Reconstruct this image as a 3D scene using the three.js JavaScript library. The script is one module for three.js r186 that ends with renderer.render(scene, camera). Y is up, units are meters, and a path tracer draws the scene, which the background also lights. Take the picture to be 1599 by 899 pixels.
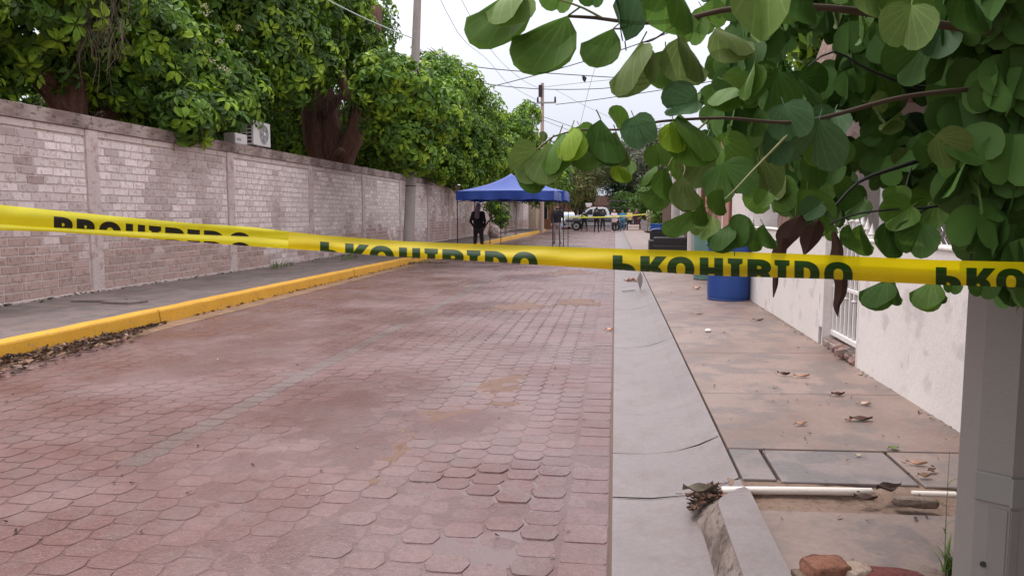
import * as THREE from 'three';
import { mergeGeometries } from 'three/addons/utils/BufferGeometryUtils.js';
import { RoundedBoxGeometry } from 'three/addons/geometries/RoundedBoxGeometry.js';

// ---------------------------------------------------------------- camera, sky, sun, exposure
const scene = new THREE.Scene();
const FOC = 1180, PW = 1599, PH = 899, EYE = 1.3;
const camera = new THREE.PerspectiveCamera(2 * Math.atan(PH / 2 / FOC) * 180 / Math.PI, PW / PH, 0.05, 600);
camera.position.set(0, EYE, 0);
camera.rotation.order = 'YXZ';
camera.rotation.set(-Math.atan(0.0970), Math.atan(0.13626), 0);
camera.updateMatrixWorld(true);

const renderer = new THREE.WebGLRenderer({ antialias: true });
renderer.toneMapping = THREE.LinearToneMapping;
renderer.toneMappingExposure = 1.66;
renderer.shadowMap.enabled = true;

const sun = new THREE.DirectionalLight(new THREE.Color(1, 0.935, 0.89), 1.4);
sun.position.set(-14, 40, -20);
sun.target.position.set(0, 0, -12);
sun.castShadow = true; sun.shadow.radius = 42; sun.shadow.mapSize.set(2048, 2048);
Object.assign(sun.shadow.camera, { left: -45, right: 45, top: 60, bottom: -60, near: 1, far: 160 });
scene.add(sun, sun.target);

// ---------------------------------------------------------------- random numbers, noise, textures
function rngOf(seed) { let a = seed >>> 0; return () => { a = (a + 0x6D2B79F5) | 0; let t = Math.imul(a ^ (a >>> 15), 1 | a); t = (t + Math.imul(t ^ (t >>> 7), 61 | t)) ^ t; return ((t ^ (t >>> 14)) >>> 0) / 4294967296; }; }
const lerp = (a, b, t) => a + (b - a) * t, clamp = (x, a = 0, b = 1) => Math.min(b, Math.max(a, x));
const sstep = (a, b, x) => { const t = clamp((x - a) / (b - a)); return t * t * (3 - 2 * t); };
const hash2 = (x, y, s) => { let h = Math.imul(x, 374761393) ^ Math.imul(y, 668265263) ^ Math.imul(s, 974634777); h = Math.imul(h ^ (h >>> 13), 1274126177); return ((h ^ (h >>> 16)) >>> 0) / 4294967296; };
function vnoise(x, y, per, s) {
  const xi = Math.floor(x), yi = Math.floor(y), fx = x - xi, fy = y - yi, m = (v) => ((v % per) + per) % per;
  const ux = fx * fx * (3 - 2 * fx), uy = fy * fy * (3 - 2 * fy);
  return lerp(lerp(hash2(m(xi), m(yi), s), hash2(m(xi + 1), m(yi), s), ux), lerp(hash2(m(xi), m(yi + 1), s), hash2(m(xi + 1), m(yi + 1), s), ux), uy);
}
function fbm(u, v, per, oct, s) { let a = 0.5, t = 0, n = 0, p = per; for (let i = 0; i < oct; i++) { t += a * vnoise(u * p, v * p, p, s + i * 17); n += a; a *= 0.55; p *= 2; } return t / n; }
const noiseXZ = (x, z, f, s, oct = 3) => fbm(x * f / 64 + 8, z * f / 64 + 8, 64, oct, s);      // over metres, f lattice cells per metre
const toS = (c) => { c = clamp(c); return c <= 0.0031308 ? c * 12.92 : 1.055 * Math.pow(c, 1 / 2.4) - 0.055; };
function tex(w, h, fn, srgb = true) {
  const d = new Uint8Array(w * h * 4);
  for (let y = 0; y < h; y++) for (let x = 0; x < w; x++) {
    const c = fn((x + 0.5) / w, (y + 0.5) / h), i = (y * w + x) * 4;
    if (typeof c === 'number') { d[i] = d[i + 1] = d[i + 2] = clamp(c) * 255; } else for (let k = 0; k < 3; k++) d[i + k] = (srgb ? toS(c[k]) : clamp(c[k])) * 255;
    d[i + 3] = 255;
  }
  const t = new THREE.DataTexture(d, w, h);
  t.wrapS = t.wrapT = THREE.RepeatWrapping; t.magFilter = THREE.LinearFilter; t.minFilter = THREE.LinearMipmapLinearFilter; t.generateMipmaps = true;
  if (srgb) t.colorSpace = THREE.SRGBColorSpace;
  t.needsUpdate = true; return t;
}
const mix3 = (a, b, t) => [lerp(a[0], b[0], t), lerp(a[1], b[1], t), lerp(a[2], b[2], t)];
function rep(t, sx, sy = sx) { const c = t.clone(); c.repeat.set(sx, sy); c.needsUpdate = true; return c; }
const col = (r, g, b) => new THREE.Color().setRGB(r, g, b);
const std = (c, o = {}) => new THREE.MeshStandardMaterial({ color: Array.isArray(c) ? col(...c) : c, roughness: 0.8, ...o });
const phy = (c, o = {}) => new THREE.MeshPhysicalMaterial({ color: Array.isArray(c) ? col(...c) : c, roughness: 0.8, ...o });

// the overcast sky: brighter towards the zenith, as an even cloud deck is, with soft cloud lumps all round
{
  const w = 512, h = 256, d = new Float32Array(w * h * 4);
  for (let y = 0; y < h; y++) for (let x = 0; x < w; x++) {
    const el = ((y + 0.5) / h - 0.5) * Math.PI, s = Math.max(0, Math.sin(el));
    const n = fbm((x + 0.5) / w, (y + 0.5) / h, 8, 5, 71), L = 0.45 * (1 + 2.3 * s) * (0.86 + 0.28 * n), i = (y * w + x) * 4;
    const b = clamp(0.72 - 0.9 * n + 0.35 * (1 - s)) * 0.17;
    d[i] = L * (1 - b * 0.8); d[i + 1] = L * (1 - b * 0.55); d[i + 2] = L * (1.015 + b * 0.3); d[i + 3] = 1;
    if (el < 0) { const g = 0.25; d[i] *= g; d[i + 1] *= g; d[i + 2] *= g; }
  }
  const t = new THREE.DataTexture(d, w, h, THREE.RGBAFormat, THREE.FloatType);
  t.mapping = THREE.EquirectangularReflectionMapping; t.magFilter = THREE.LinearFilter; t.minFilter = THREE.LinearFilter; t.wrapS = THREE.RepeatWrapping; t.needsUpdate = true;
  scene.background = t; scene.environment = t;
}

// ---------------------------------------------------------------- from the photograph's pixels to places in the street
const V = (x, y, z) => new THREE.Vector3(x, y, z);
const camM = camera.matrixWorld.clone();
const ray = (px, py) => V((px - PW / 2) / FOC, (PH / 2 - py) / FOC, -1).transformDirection(camM);
const onGround = (px, py, h = 0) => { const d = ray(px, py), t = (h - EYE) / d.y; return V(d.x * t, h, d.z * t); };
const atZ = (px, py, Z) => { const d = ray(px, py), t = -Z / d.z; return V(d.x * t, EYE + d.y * t, -Z); };
const atX = (px, py, X) => { const d = ray(px, py), t = X / d.x; return V(X, EYE + d.y * t, d.z * t); };

// ---------------------------------------------------------------- building helpers
const taken = {};
function numbered(n) { const k = taken[n] = (taken[n] ?? -1) + 1; return k ? `${n}_${String(k).padStart(3, '0')}` : n; }
function thing(name, label, category, pos = [0, 0, 0], group) {
  const o = new THREE.Group(); o.name = numbered(name); o.position.set(...(pos.isVector3 ? pos.toArray() : pos)); o.userData = { label, category };
  if (group) o.userData.group = group; scene.add(o); return o;
}
function setting(name, label) { const o = new THREE.Group(); o.name = numbered(name); o.userData = { kind: 'structure', label, category: name.replace(/_/g, ' ') }; scene.add(o); return o; }
function sh(m) { m.castShadow = m.receiveShadow = true; return m; }
function part(name, geo, mat, parent, kind) {                 // geometry in the parent's axes
  const m = sh(new THREE.Mesh(Array.isArray(geo) ? merge(geo) : geo, mat)); m.name = name; if (kind) m.userData.kind = kind; parent.add(m); return m;
}
function wpart(name, geo, mat, parent, kind) {                // geometry in world axes, parent unrotated
  const g = Array.isArray(geo) ? merge(geo) : geo; let p = parent; const off = V(0, 0, 0);
  while (p && p !== scene) { off.add(p.position); p = p.parent; }
  g.translate(-off.x, -off.y, -off.z); return part(name, g, mat, parent, kind);
}
function merge(list) {
  const any = list.some((g) => g.attributes.color);
  return mergeGeometries(list.map((g) => {
    g = g.index ? g.toNonIndexed() : g; const n = new THREE.BufferGeometry();
    n.setAttribute('position', g.attributes.position); n.setAttribute('normal', g.attributes.normal);
    n.setAttribute('uv', g.attributes.uv ?? new THREE.BufferAttribute(new Float32Array(g.attributes.position.count * 2), 2));
    if (any) n.setAttribute('color', g.attributes.color ?? new THREE.BufferAttribute(new Float32Array(g.attributes.position.count * 3).fill(1), 3));
    return n;
  }));
}
function metreUV(g) {                                         // uv in metres from the position, by the side a face points to
  g = g.index ? g.toNonIndexed() : g; const p = g.attributes.position, n = g.attributes.normal, uv = new Float32Array(p.count * 2);
  for (let i = 0; i < p.count; i++) {
    const a = Math.abs(n.getX(i)), b = Math.abs(n.getY(i)), c = Math.abs(n.getZ(i)), x = p.getX(i), y = p.getY(i), z = p.getZ(i);
    if (b >= a && b >= c) { uv[2 * i] = x; uv[2 * i + 1] = z; } else if (a >= c) { uv[2 * i] = z; uv[2 * i + 1] = y; } else { uv[2 * i] = x; uv[2 * i + 1] = y; }
  }
  g.setAttribute('uv', new THREE.BufferAttribute(uv, 2)); return g;
}
function box(x0, x1, y0, y1, z0, z1, r = 0) {                 // by its bounds
  const w = x1 - x0, h = y1 - y0, d = z1 - z0;
  const g = r ? new RoundedBoxGeometry(w, h, d, 2, Math.min(r, w / 2.01, h / 2.01, d / 2.01)) : new THREE.BoxGeometry(w, h, d);
  g.translate((x0 + x1) / 2, (y0 + y1) / 2, (z0 + z1) / 2); return metreUV(g);
}
function sweep(pts, rad, sides = 7, wob = 0, seed = 1, cap = true) {        // tapered limb along points; rad(t)
  const c = pts.length > 2 ? new THREE.CatmullRomCurve3(pts) : new THREE.LineCurve3(pts[0], pts[1]), n = Math.max(2, pts.length > 2 ? (pts.length - 1) * 4 : 2);
  const fr = c.computeFrenetFrames(n), pos = [], uv = [], idx = []; let len = 0, last = null;
  for (let i = 0; i <= n; i++) {
    const t = i / n, p = c.getPointAt(t); if (last) len += p.distanceTo(last); last = p;
    for (let j = 0; j <= sides; j++) {
      const a = j / sides * Math.PI * 2, w = wob ? 1 + wob * (vnoise((j % sides) * 0.9 + seed * 3.1, len * 2.2 + seed, 64, seed) - 0.5) * 2 : 1, r = rad(t) * w;
      const q = p.clone().addScaledVector(fr.normals[i], Math.cos(a) * r).addScaledVector(fr.binormals[i], Math.sin(a) * r);
      pos.push(q.x, q.y, q.z); uv.push(j / sides * Math.max(0.05, rad(0) * 6.28), len);
    }
  }
  for (let i = 0; i < n; i++) for (let j = 0; j < sides; j++) { const a = i * (sides + 1) + j, b = a + sides + 1; idx.push(a, a + 1, b, b, a + 1, b + 1); }
  if (cap) for (const [row, flip] of [[0, 1], [n, 0]]) for (let j = 1; j < sides - 1; j++) { const s = row * (sides + 1); flip ? idx.push(s, s + j + 1, s + j) : idx.push(s, s + j, s + j + 1); }
  const g = new THREE.BufferGeometry(); g.setAttribute('position', new THREE.Float32BufferAttribute(pos, 3)); g.setAttribute('uv', new THREE.Float32BufferAttribute(uv, 2)); g.setIndex(idx); g.computeVertexNormals(); return g;
}
const rod = (a, b, r, sides = 6, r2 = r) => sweep([a, b], (t) => lerp(r, r2, t), sides);
function loft(profiles) {                                     // rows of points -> sheet with flat faces
  const pos = [], n = profiles[0].length;
  for (let i = 0; i + 1 < profiles.length; i++) for (let j = 0; j + 1 < n; j++) {
    const a = profiles[i][j], b = profiles[i][j + 1], c = profiles[i + 1][j], d = profiles[i + 1][j + 1];
    for (const q of [a, b, d, a, d, c]) pos.push(q.x, q.y, q.z);
  }
  const g = new THREE.BufferGeometry(); g.setAttribute('position', new THREE.Float32BufferAttribute(pos, 3)); g.computeVertexNormals(); return metreUV(g);
}
function extr(pts, depth, bev = 0, holes = []) {              // outline in x,y pushed along z, centred
  const s = new THREE.Shape(pts.map(([x, y]) => new THREE.Vector2(x, y))); for (const h of holes) s.holes.push(new THREE.Path(h.map(([x, y]) => new THREE.Vector2(x, y))));
  const g = new THREE.ExtrudeGeometry(s, { depth: depth - 2 * bev, bevelEnabled: bev > 0, bevelSize: bev, bevelThickness: bev, bevelSegments: 2, curveSegments: 10 });
  g.translate(0, 0, -depth / 2 + bev); return g;
}
function tint(g, c) { const n = g.attributes.position.count, a = new Float32Array(n * 3); for (let i = 0; i < n; i++) a.set(c, i * 3); g.setAttribute('color', new THREE.BufferAttribute(a, 3)); return g; }

// ---------------------------------------------------------------- surface textures (colour, grain and wear only)
const grain = tex(512, 512, (u, v) => 0.6 * fbm(u, v, 64, 3, 5) + 0.4 * fbm(u, v, 12, 3, 9), false);
const T = {
  paver: tex(1024, 1024, (u, v) => { const g = fbm(u, v, 160, 3, 11), b = fbm(u, v, 5, 5, 12), d = fbm(u, v, 22, 4, 15), sp = hash2(Math.floor(u * 1024), Math.floor(v * 1024), 3) > 0.9985 ? 0.25 : 0;
    let c = mix3([0.152, 0.077, 0.070], [0.188, 0.114, 0.108], sstep(0.3, 0.72, b)); c = mix3(c, [0.162, 0.106, 0.098], sstep(0.5, 0.75, d) * 0.5); const k = 0.80 + 0.4 * g; return [c[0] * k + sp, c[1] * k + sp, c[2] * k + sp]; }),
  wet: tex(512, 512, (u, v) => [0, 0.23 + 0.25 * sstep(0.34, 0.66, fbm(u, v, 6, 5, 21)) + 0.10 * (fbm(u, v, 60, 2, 22) - 0.5), 0], false),
  concrete: tex(1024, 1024, (u, v) => { const b = fbm(u, v, 5, 5, 31), g = fbm(u, v, 140, 3, 32), st = fbm(u * 1, v, 18, 4, 33); let c = mix3([0.150, 0.126, 0.122], [0.215, 0.186, 0.182], b); c = mix3(c, [0.155, 0.122, 0.108], sstep(0.48, 0.68, st) * 0.5); const k = 0.86 + 0.28 * g; return c.map((x) => x * k); }),
  walk: tex(1024, 1024, (u, v) => { const b = fbm(u, v, 4, 5, 41), g = fbm(u, v, 130, 3, 42), st = fbm(u, v, 14, 5, 43); let c = mix3([0.184, 0.116, 0.092], [0.262, 0.178, 0.147], sstep(0.25, 0.7, b)); c = mix3(c, [0.155, 0.118, 0.108], sstep(0.46, 0.64, st) * 0.7); const k = 0.84 + 0.32 * g; return c.map((x) => x * k); }),
  brick: tex(1024, 1024, (u, v) => { const b = fbm(u, v, 14, 5, 51), g = fbm(u, v, 120, 3, 52), w = fbm(u, v, 26, 4, 53); let c = mix3([0.80, 0.73, 0.70], [1.0, 0.97, 0.95], b); c = mix3(c, [0.62, 0.50, 0.46], sstep(0.56, 0.72, w) * 0.8); const k = 0.82 + 0.36 * g; return c.map((x) => x * k); }),
  cope: tex(512, 512, (u, v) => { const b = fbm(u, v, 6, 5, 61), g = fbm(u, v, 90, 3, 62), s = fbm(u, v, 24, 4, 63); let c = mix3([0.150, 0.110, 0.098], [0.295, 0.250, 0.232], sstep(0.3, 0.75, b)); c = mix3(c, [0.055, 0.045, 0.042], sstep(0.54, 0.74, s) * 0.75); const k = 0.8 + 0.4 * g; return c.map((x) => x * k); }),
  plaster: tex(1024, 1024, (u, v) => { const b = fbm(u, v, 5, 4, 65), s = fbm(u, v, 16, 5, 66), g = fbm(u, v, 150, 2, 67); let c = mix3([0.68, 0.615, 0.575], [0.76, 0.705, 0.675], b); c = mix3(c, [0.46, 0.42, 0.40], sstep(0.58, 0.76, s) * 0.55); const k = 0.93 + 0.1 * g; return c.map((x) => x * k); }),
  paint: tex(512, 512, (u, v) => { const b = fbm(u, v, 6, 5, 75), s = fbm(u, v, 30, 4, 76), g = fbm(u, v, 110, 2, 77); let c = mix3([0.60, 0.285, 0.012], [0.70, 0.36, 0.022], b); c = mix3(c, [0.33, 0.22, 0.12], sstep(0.66, 0.76, s) * 0.7); const k = 0.9 + 0.2 * g; return c.map((x) => x * k); }),
  bark: tex(256, 512, (u, v) => { const r = fbm(u * 1, v * 0.25, 24, 4, 81), g = fbm(u, v, 50, 3, 82); const k = 0.5 + 0.9 * r * g * 1.6; return [0.105 * k, 0.056 * k, 0.042 * k]; }),
  barkB: tex(256, 512, (u, v) => 0.7 * fbm(u, v * 0.25, 24, 4, 81) + 0.3 * fbm(u, v, 50, 3, 82), false),
  soil: tex(512, 512, (u, v) => { const g = fbm(u, v, 60, 4, 91), b = fbm(u, v, 6, 4, 92); const k = 0.6 + 0.8 * g; return mix3([0.14, 0.10, 0.075], [0.19, 0.15, 0.11], b).map((x) => x * k); }),
  pole: tex(256, 512, (u, v) => { const b = fbm(u, v, 5, 5, 95), g = fbm(u, v, 60, 3, 96); const k = 0.8 + 0.4 * g; return mix3([0.26, 0.215, 0.19], [0.36, 0.31, 0.29], b).map((x) => x * k); }),
};
const M = {
  paver: std([1, 1, 1], { map: rep(T.paver, 1 / 2.6), vertexColors: true, roughness: 1, roughnessMap: rep(T.wet, 1 / 5.3), bumpMap: rep(grain, 1 / 0.4), bumpScale: 0.0045 }),
  bed: std([0.84, 0.81, 0.80], { map: rep(T.paver, 1 / 2.6), roughness: 1, roughnessMap: rep(T.wet, 1 / 5.3), bumpMap: rep(grain, 1 / 0.4), bumpScale: 0.0045 }),
  water: phy([0.175, 0.118, 0.112], { roughness: 0.12, ior: 1.33, bumpMap: rep(grain, 1 / 0.3), bumpScale: 0.0016 }),
  concrete: std([1.06, 0.985, 0.975], { map: rep(T.concrete, 1 / 2.1), roughness: 0.42, bumpMap: rep(grain, 1 / 0.5), bumpScale: 0.0012 }),
  walk: std([0.90, 0.925, 0.94], { map: rep(T.walk, 1 / 2.4), vertexColors: true, roughness: 0.5, bumpMap: rep(grain, 1 / 0.5), bumpScale: 0.0015 }),
  walkL: std([0.66, 0.72, 0.78], { map: rep(T.walk, 1 / 2.4), vertexColors: true, roughness: 0.75, bumpMap: rep(grain, 1 / 0.5), bumpScale: 0.003 }),
  strip: std([0.95, 0.78, 0.52], { map: rep(T.walk, 1 / 1.7), roughness: 0.8, bumpMap: rep(grain, 1 / 0.5), bumpScale: 0.003 }),
  brick: std([1, 1, 1], { map: rep(T.brick, 1 / 1.3), vertexColors: true, roughness: 0.92, bumpMap: rep(grain, 1 / 0.35), bumpScale: 0.006 }),
  mortar: std([0.66, 0.575, 0.55], { map: rep(T.brick, 1 / 1.1), roughness: 0.95, bumpMap: rep(grain, 1 / 0.3), bumpScale: 0.006 }),
  pillar: std([0.60, 0.51, 0.485], { map: rep(T.brick, 1 / 2.3), roughness: 0.9, bumpMap: rep(grain, 1 / 0.6), bumpScale: 0.006 }),
  cope: std([1.3, 1.19, 1.14], { map: rep(T.cope, 1 / 2.2, 1 / 1.1), roughness: 0.95, bumpMap: rep(grain, 1 / 0.4), bumpScale: 0.008 }),
  plaster: std([1, 1, 1], { map: rep(T.plaster, 1 / 3.1), roughness: 0.88, bumpMap: rep(grain, 1 / 0.7), bumpScale: 0.002 }),
  yellow: std([1, 1, 1], { map: rep(T.paint, 1 / 1.5), roughness: 0.55, bumpMap: rep(grain, 1 / 0.4), bumpScale: 0.003 }),
  bark: std([1.7, 1.5, 1.4], { map: rep(T.bark, 1 / 0.9, 1 / 1.6), roughness: 0.95, bumpMap: rep(T.barkB, 1 / 0.9, 1 / 1.6), bumpScale: 0.04 }),
  greybark: std([2.4, 3.0, 3.2], { map: rep(T.bark, 1 / 0.5, 1 / 0.5), roughness: 0.95, bumpMap: rep(T.barkB, 1 / 0.5, 1 / 0.5), bumpScale: 0.02 }),
  soil: std([1, 1, 1], { map: rep(T.soil, 1 / 3), roughness: 0.95 }),
  pole: std([1, 1, 1], { map: rep(T.pole, 1 / 1, 1 / 2), roughness: 0.85, bumpMap: rep(grain, 2), bumpScale: 0.003 }),
  whitePaint: std([0.74, 0.70, 0.67], { roughness: 0.5 }), rust: std([0.16, 0.045, 0.03], { roughness: 0.7 }), pink: std([0.55, 0.30, 0.25], { roughness: 0.85, map: rep(T.plaster, 1 / 3) }),
  greyPaint: std([0.3, 0.29, 0.29], { roughness: 0.6 }), brownMetal: std([0.14, 0.075, 0.06], { roughness: 0.65 }), black: std([0.012, 0.012, 0.014], { roughness: 0.55 }), dark: std([0.03, 0.028, 0.028], { roughness: 0.8 }),
  tile: std([0.42, 0.13, 0.06], { roughness: 0.8 }), cable: std([0.02, 0.02, 0.022], { roughness: 0.6 }), cableLight: std([0.45, 0.48, 0.48], { roughness: 0.6 }),
  steel: std([0.27, 0.24, 0.222], { roughness: 0.55, metalness: 0.15, bumpMap: rep(grain, 3), bumpScale: 0.001 }), glass: std([0.03, 0.035, 0.04], { roughness: 0.12 }), chrome: std([0.55, 0.55, 0.56], { roughness: 0.3, metalness: 0.9 }),
};

// ---------------------------------------------------------------- the setting: ground, street, pavements
const XK = -5.37, XW = -7.57, XS = 0.58, XR = 1.84, HL = 0.17;      // left kerb face, left wall, right pavement edge, right wall, left pavement height
const walkY = (x) => 0.118 + (x - XS) * 0.02;                       // the right pavement falls to the street
{
  const g = setting('ground', 'bare brown earth round the street and behind the walls');
  part('earth', new THREE.PlaneGeometry(420, 420).rotateX(-Math.PI / 2).translate(0, -0.16, -120), M.soil, g);
  const uv = g.children[0].geometry.attributes.uv; for (let i = 0; i < uv.count; i++) uv.setXY(i, uv.getX(i) * 420, uv.getY(i) * 420);
}
// street: sand bed with pavers standing in it, one by one
const roadBedY = (x, z) => {                                        // z counts away from the camera
  const n = noiseXZ(x, z, 1.1, 201, 4), f = noiseXZ(x, z, 7, 202, 2);
  let y = -0.0022 + 0.0030 * sstep(0.50, 0.70, n + 0.14 * (f - 0.5)) - 0.0014 * sstep(0.5, 0.3, n) + 0.0016 * (f - 0.5);
  const e = Math.hypot((x + 0.62) / 0.62, (z - 3.05) / 1.0); y -= 0.0032 * sstep(1.25, 0.5, e);     // the worn, washed-out hollow
  const e2 = Math.hypot((x + 1.2) / 1.1, (z - 9.5) / 2.8); y -= 0.003 * sstep(1.3, 0.6, e2);
  if (Math.abs(x + 0.21) < 0.05) y = Math.max(y, -0.008 + 0.0065 * sstep(0.05, 0.015, Math.abs(x + 0.21)));
  return Math.min(y, 0.0022);
};
const road = setting('road', 'street of worn reddish interlocking pavers, damp in places');
{
  const xs = [], zs = []; for (let x = XK + 0.30; x <= -0.012; x += 0.065) xs.push(x); xs.push(-0.012);
  for (let z = 0.6; z < 9; z += 0.065) zs.push(z); for (let z = 9; z < 24; z += 0.2) zs.push(z); for (let z = 24; z <= 100; z += 1) zs.push(z);
  const pos = [], uv = [], idx = []; for (const z of zs) for (const x of xs) { pos.push(x, roadBedY(x, z) - sstep(20, 26, z) * 0.0, -z); uv.push(x, z); }
  for (let i = 0; i + 1 < zs.length; i++) for (let j = 0; j + 1 < xs.length; j++) { const a = i * xs.length + j, b = a + xs.length; idx.push(a, a + 1, b, b, a + 1, b + 1); }
  const g = new THREE.BufferGeometry(); g.setAttribute('position', new THREE.Float32BufferAttribute(pos, 3)); g.setAttribute('uv', new THREE.Float32BufferAttribute(uv, 2)); g.setIndex(idx); g.computeVertexNormals();
  part('sand_film', g, M.bed, road);
  part('joint_sand', metreUV(new THREE.PlaneGeometry(-XK - 0.31, 61).rotateX(-Math.PI / 2).translate((XK + 0.29) / 2, -0.0058, -31)), std([0.085, 0.050, 0.041], { roughness: 0.9, map: rep(T.brick, 1 / 0.9) }), road);
  part('street_base', metreUV(new THREE.PlaneGeometry(60, 60).rotateX(-Math.PI / 2).translate(0, -0.03, -92)), M.bed, road);
  const R = rngOf(5), near = [], far = [];
  const hexN = (s, a, p, L) => { const o = [[-a, -L], [a, -L], [p, 0], [a, L], [-a, L], [-p, 0]], out = []; if (s < 2) return o.map((q) => [...q]);
    for (let i = 0; i < 6; i++) { const A = o[(i + 5) % 6], B = o[i], C = o[(i + 1) % 6]; const k = 0.13; out.push([lerp(B[0], A[0], k), lerp(B[1], A[1], k)], [lerp(B[0], C[0], k), lerp(B[1], C[1], k)]); } return out; };
  const rectN = (a, L) => { const c = 0.012; return [[-a + c, -L], [a - c, -L], [a, -L + c], [a, L - c], [a - c, L], [-a + c, L], [-a, L - c], [-a, -L + c]]; };
  function paver(cx, cz, outline, tone, lift, detail, wornness) {
    const n = outline.length, pos = [], colr = [], uv = [], tx = (R() - 0.5) * (0.010 + 0.03 * wornness * 10), tz = (R() - 0.5) * (0.010 + 0.03 * wornness * 10), sh0 = 1 - 0.012 * R() - wornness, O = [], I = [];
    for (const [x, z] of outline) { const jx = x * sh0 + (R() - 0.5) * 0.006, jz = z * sh0 + (R() - 0.5) * 0.006, l = Math.hypot(jx, jz), k = (l - 0.0048 - wornness * 0.05) / l; O.push([jx, jz]); I.push([jx * k, jz * k]); }
    const Y = (x, z) => lift + x * tx + z * tz, put = (x, y, z) => { pos.push(cx + x, y, -(cz + z)); uv.push(cx + x, cz + z); colr.push(...tone); };
    for (let i = 0; i < n; i++) { const j = (i + 1) % n, a = O[i], b = O[j], c = I[i], d = I[j];
      put(a[0], -0.016, a[1]); put(b[0], -0.016, b[1]); put(d[0], Y(...d), d[1]); put(a[0], -0.016, a[1]); put(d[0], Y(...d), d[1]); put(c[0], Y(...c), c[1]); }
    for (let i = 1; i + 1 < n; i++) for (const q of [I[0], I[i], I[i + 1]]) put(q[0], Y(...q), q[1]);
    const g = new THREE.BufferGeometry(); g.setAttribute('position', new THREE.Float32BufferAttribute(pos, 3)); g.setAttribute('uv', new THREE.Float32BufferAttribute(uv, 2)); g.setAttribute('color', new THREE.Float32BufferAttribute(colr, 3)); g.computeVertexNormals(); return g;
  }
  const A = 0.066, Pt = 0.092, L = 0.076, pitch = A + Pt;
  const tone = (x, z, c) => { const k = 0.94 + 0.12 * R(), grey = c === 14 && noiseXZ(x, z, 0.4, 77, 2) > 0.3 ? 0.6 : R() < 0.01 ? 0.35 : 0; return [k * lerp(1, 0.88, grey), k * lerp(1, 1.22, grey), k * lerp(1, 1.2, grey)]; };
  const score = []; let c = 0;
  for (let x = -0.20 - Pt; x > XK + 0.36; x -= pitch, c++) for (let r = 0; ; r++) {
    const z = 1.9 + (r + (c % 2) / 2) * 2 * L; if (z > 62) break;
    const zz = z + 0.02 * Math.sin(x * 3 + z * 0.7), l0 = (R() - 0.5), detail = z < 12 ? 2 : 1;
    const hol = sstep(1.15, 0.6, Math.hypot((x + 0.62) / 0.62, (z - 3.05) / 1.0)), lift = -0.0006 + l0 * (0.0024 + 0.005 * hol);
    const g = paver(x, zz, hexN(detail, A, Pt, L), tone(x, z, c), lift, detail, 0.010 * R() + 0.05 * hol * R());
    const v = V(x, 0, -zz).project(camera), seen = Math.abs(v.x) < 1.02 && v.y > -1.04;
    score.push([seen && lift > roadBedY(x, z) - 0.002 ? zz : 999 + zz, g]);
  }
  for (let r = 0; r < 330; r++) { const z = 1.9 + r * 0.183, g = paver(-0.104, z + (R() - 0.5) * 0.008, rectN(0.092, 0.090), tone(-0.1, z, 0), -0.0005 + (R() - 0.5) * 0.003, 2, 0.0); score.push([z > 2.6 ? z - 0.4 : 999, g]); }
  score.sort((a, b) => a[0] - b[0]);
  score.slice(0, 299).forEach(([, g], i) => part(i ? `paver_${String(i).padStart(3, '0')}` : 'paver', g, M.paver, road));
  part('pavers_beyond', score.slice(299).map((s) => s[1]), M.paver, road, 'stuff');
  // water lying between the worn pavers, each puddle a level film with a ragged shore
  const puddle = (cx, cz, rx, rz, y, seed, mat, th, grow) => {
    const st = 0.02, pos = [], on = (x, z) => { const e = Math.hypot((x - cx) / rx, (z - cz) / rz); return e + 1.5 * (noiseXZ(x, z, 3.2, seed, 4) - 0.5) + 0.9 * (noiseXZ(x, z, 11, seed + 1, 3) - 0.5) < th; };
    for (let x = cx - rx * 1.6; x < Math.min(-0.21, cx + rx * 1.6); x += st) for (let z = cz - rz * 1.6; z < cz + rz * 1.6; z += st * grow) if (on(x, z)) for (const [a, b] of [[0, 0], [1, 0], [1, 1], [0, 0], [1, 1], [0, 1]]) pos.push(x + a * st, y, -(z + b * st * grow));
    const g = new THREE.BufferGeometry(); g.setAttribute('position', new THREE.Float32BufferAttribute(pos, 3)); g.computeVertexNormals(); return metreUV(g);
  };
  const pud = setting('puddle', 'thin rainwater between the worn pavers near the gutter');
  part('water', puddle(-0.6, 3.0, 0.55, 0.8, -0.0037, 303, M.water, 0.62, 1), M.water, pud);
  const dirtM = std([0.17, 0.092, 0.062], { roughness: 0.6, bumpMap: rep(grain, 2), bumpScale: 0.004, map: rep(T.brick, 1) });
  [[-1.35, 10.6, 0.5, 0.75, 411], [-0.5, 11.2, 0.42, 0.5, 412], [-1.05, 17, 0.6, 0.9, 413], [-1.02, 4.7, 0.2, 0.4, 415], [-0.82, 5.4, 0.16, 0.6, 416], [-1.25, 4.0, 0.14, 0.5, 417]].forEach(([x, z, a, b, s]) => {
    const m = part('dirt_patch', puddle(x, z, a, b, z > 8 ? 0.0016 : -0.0006, s, dirtM, z > 8 ? 0.75 : 0.8, z > 8 ? 2 : 1), dirtM, scene); m.name = numbered('dirt_patch'); m.userData = { kind: 'structure', label: 'thin patch of tan mud dried on the pavers', category: 'dirt patch', group: 'mud patches on the street' };
  });
}
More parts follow.
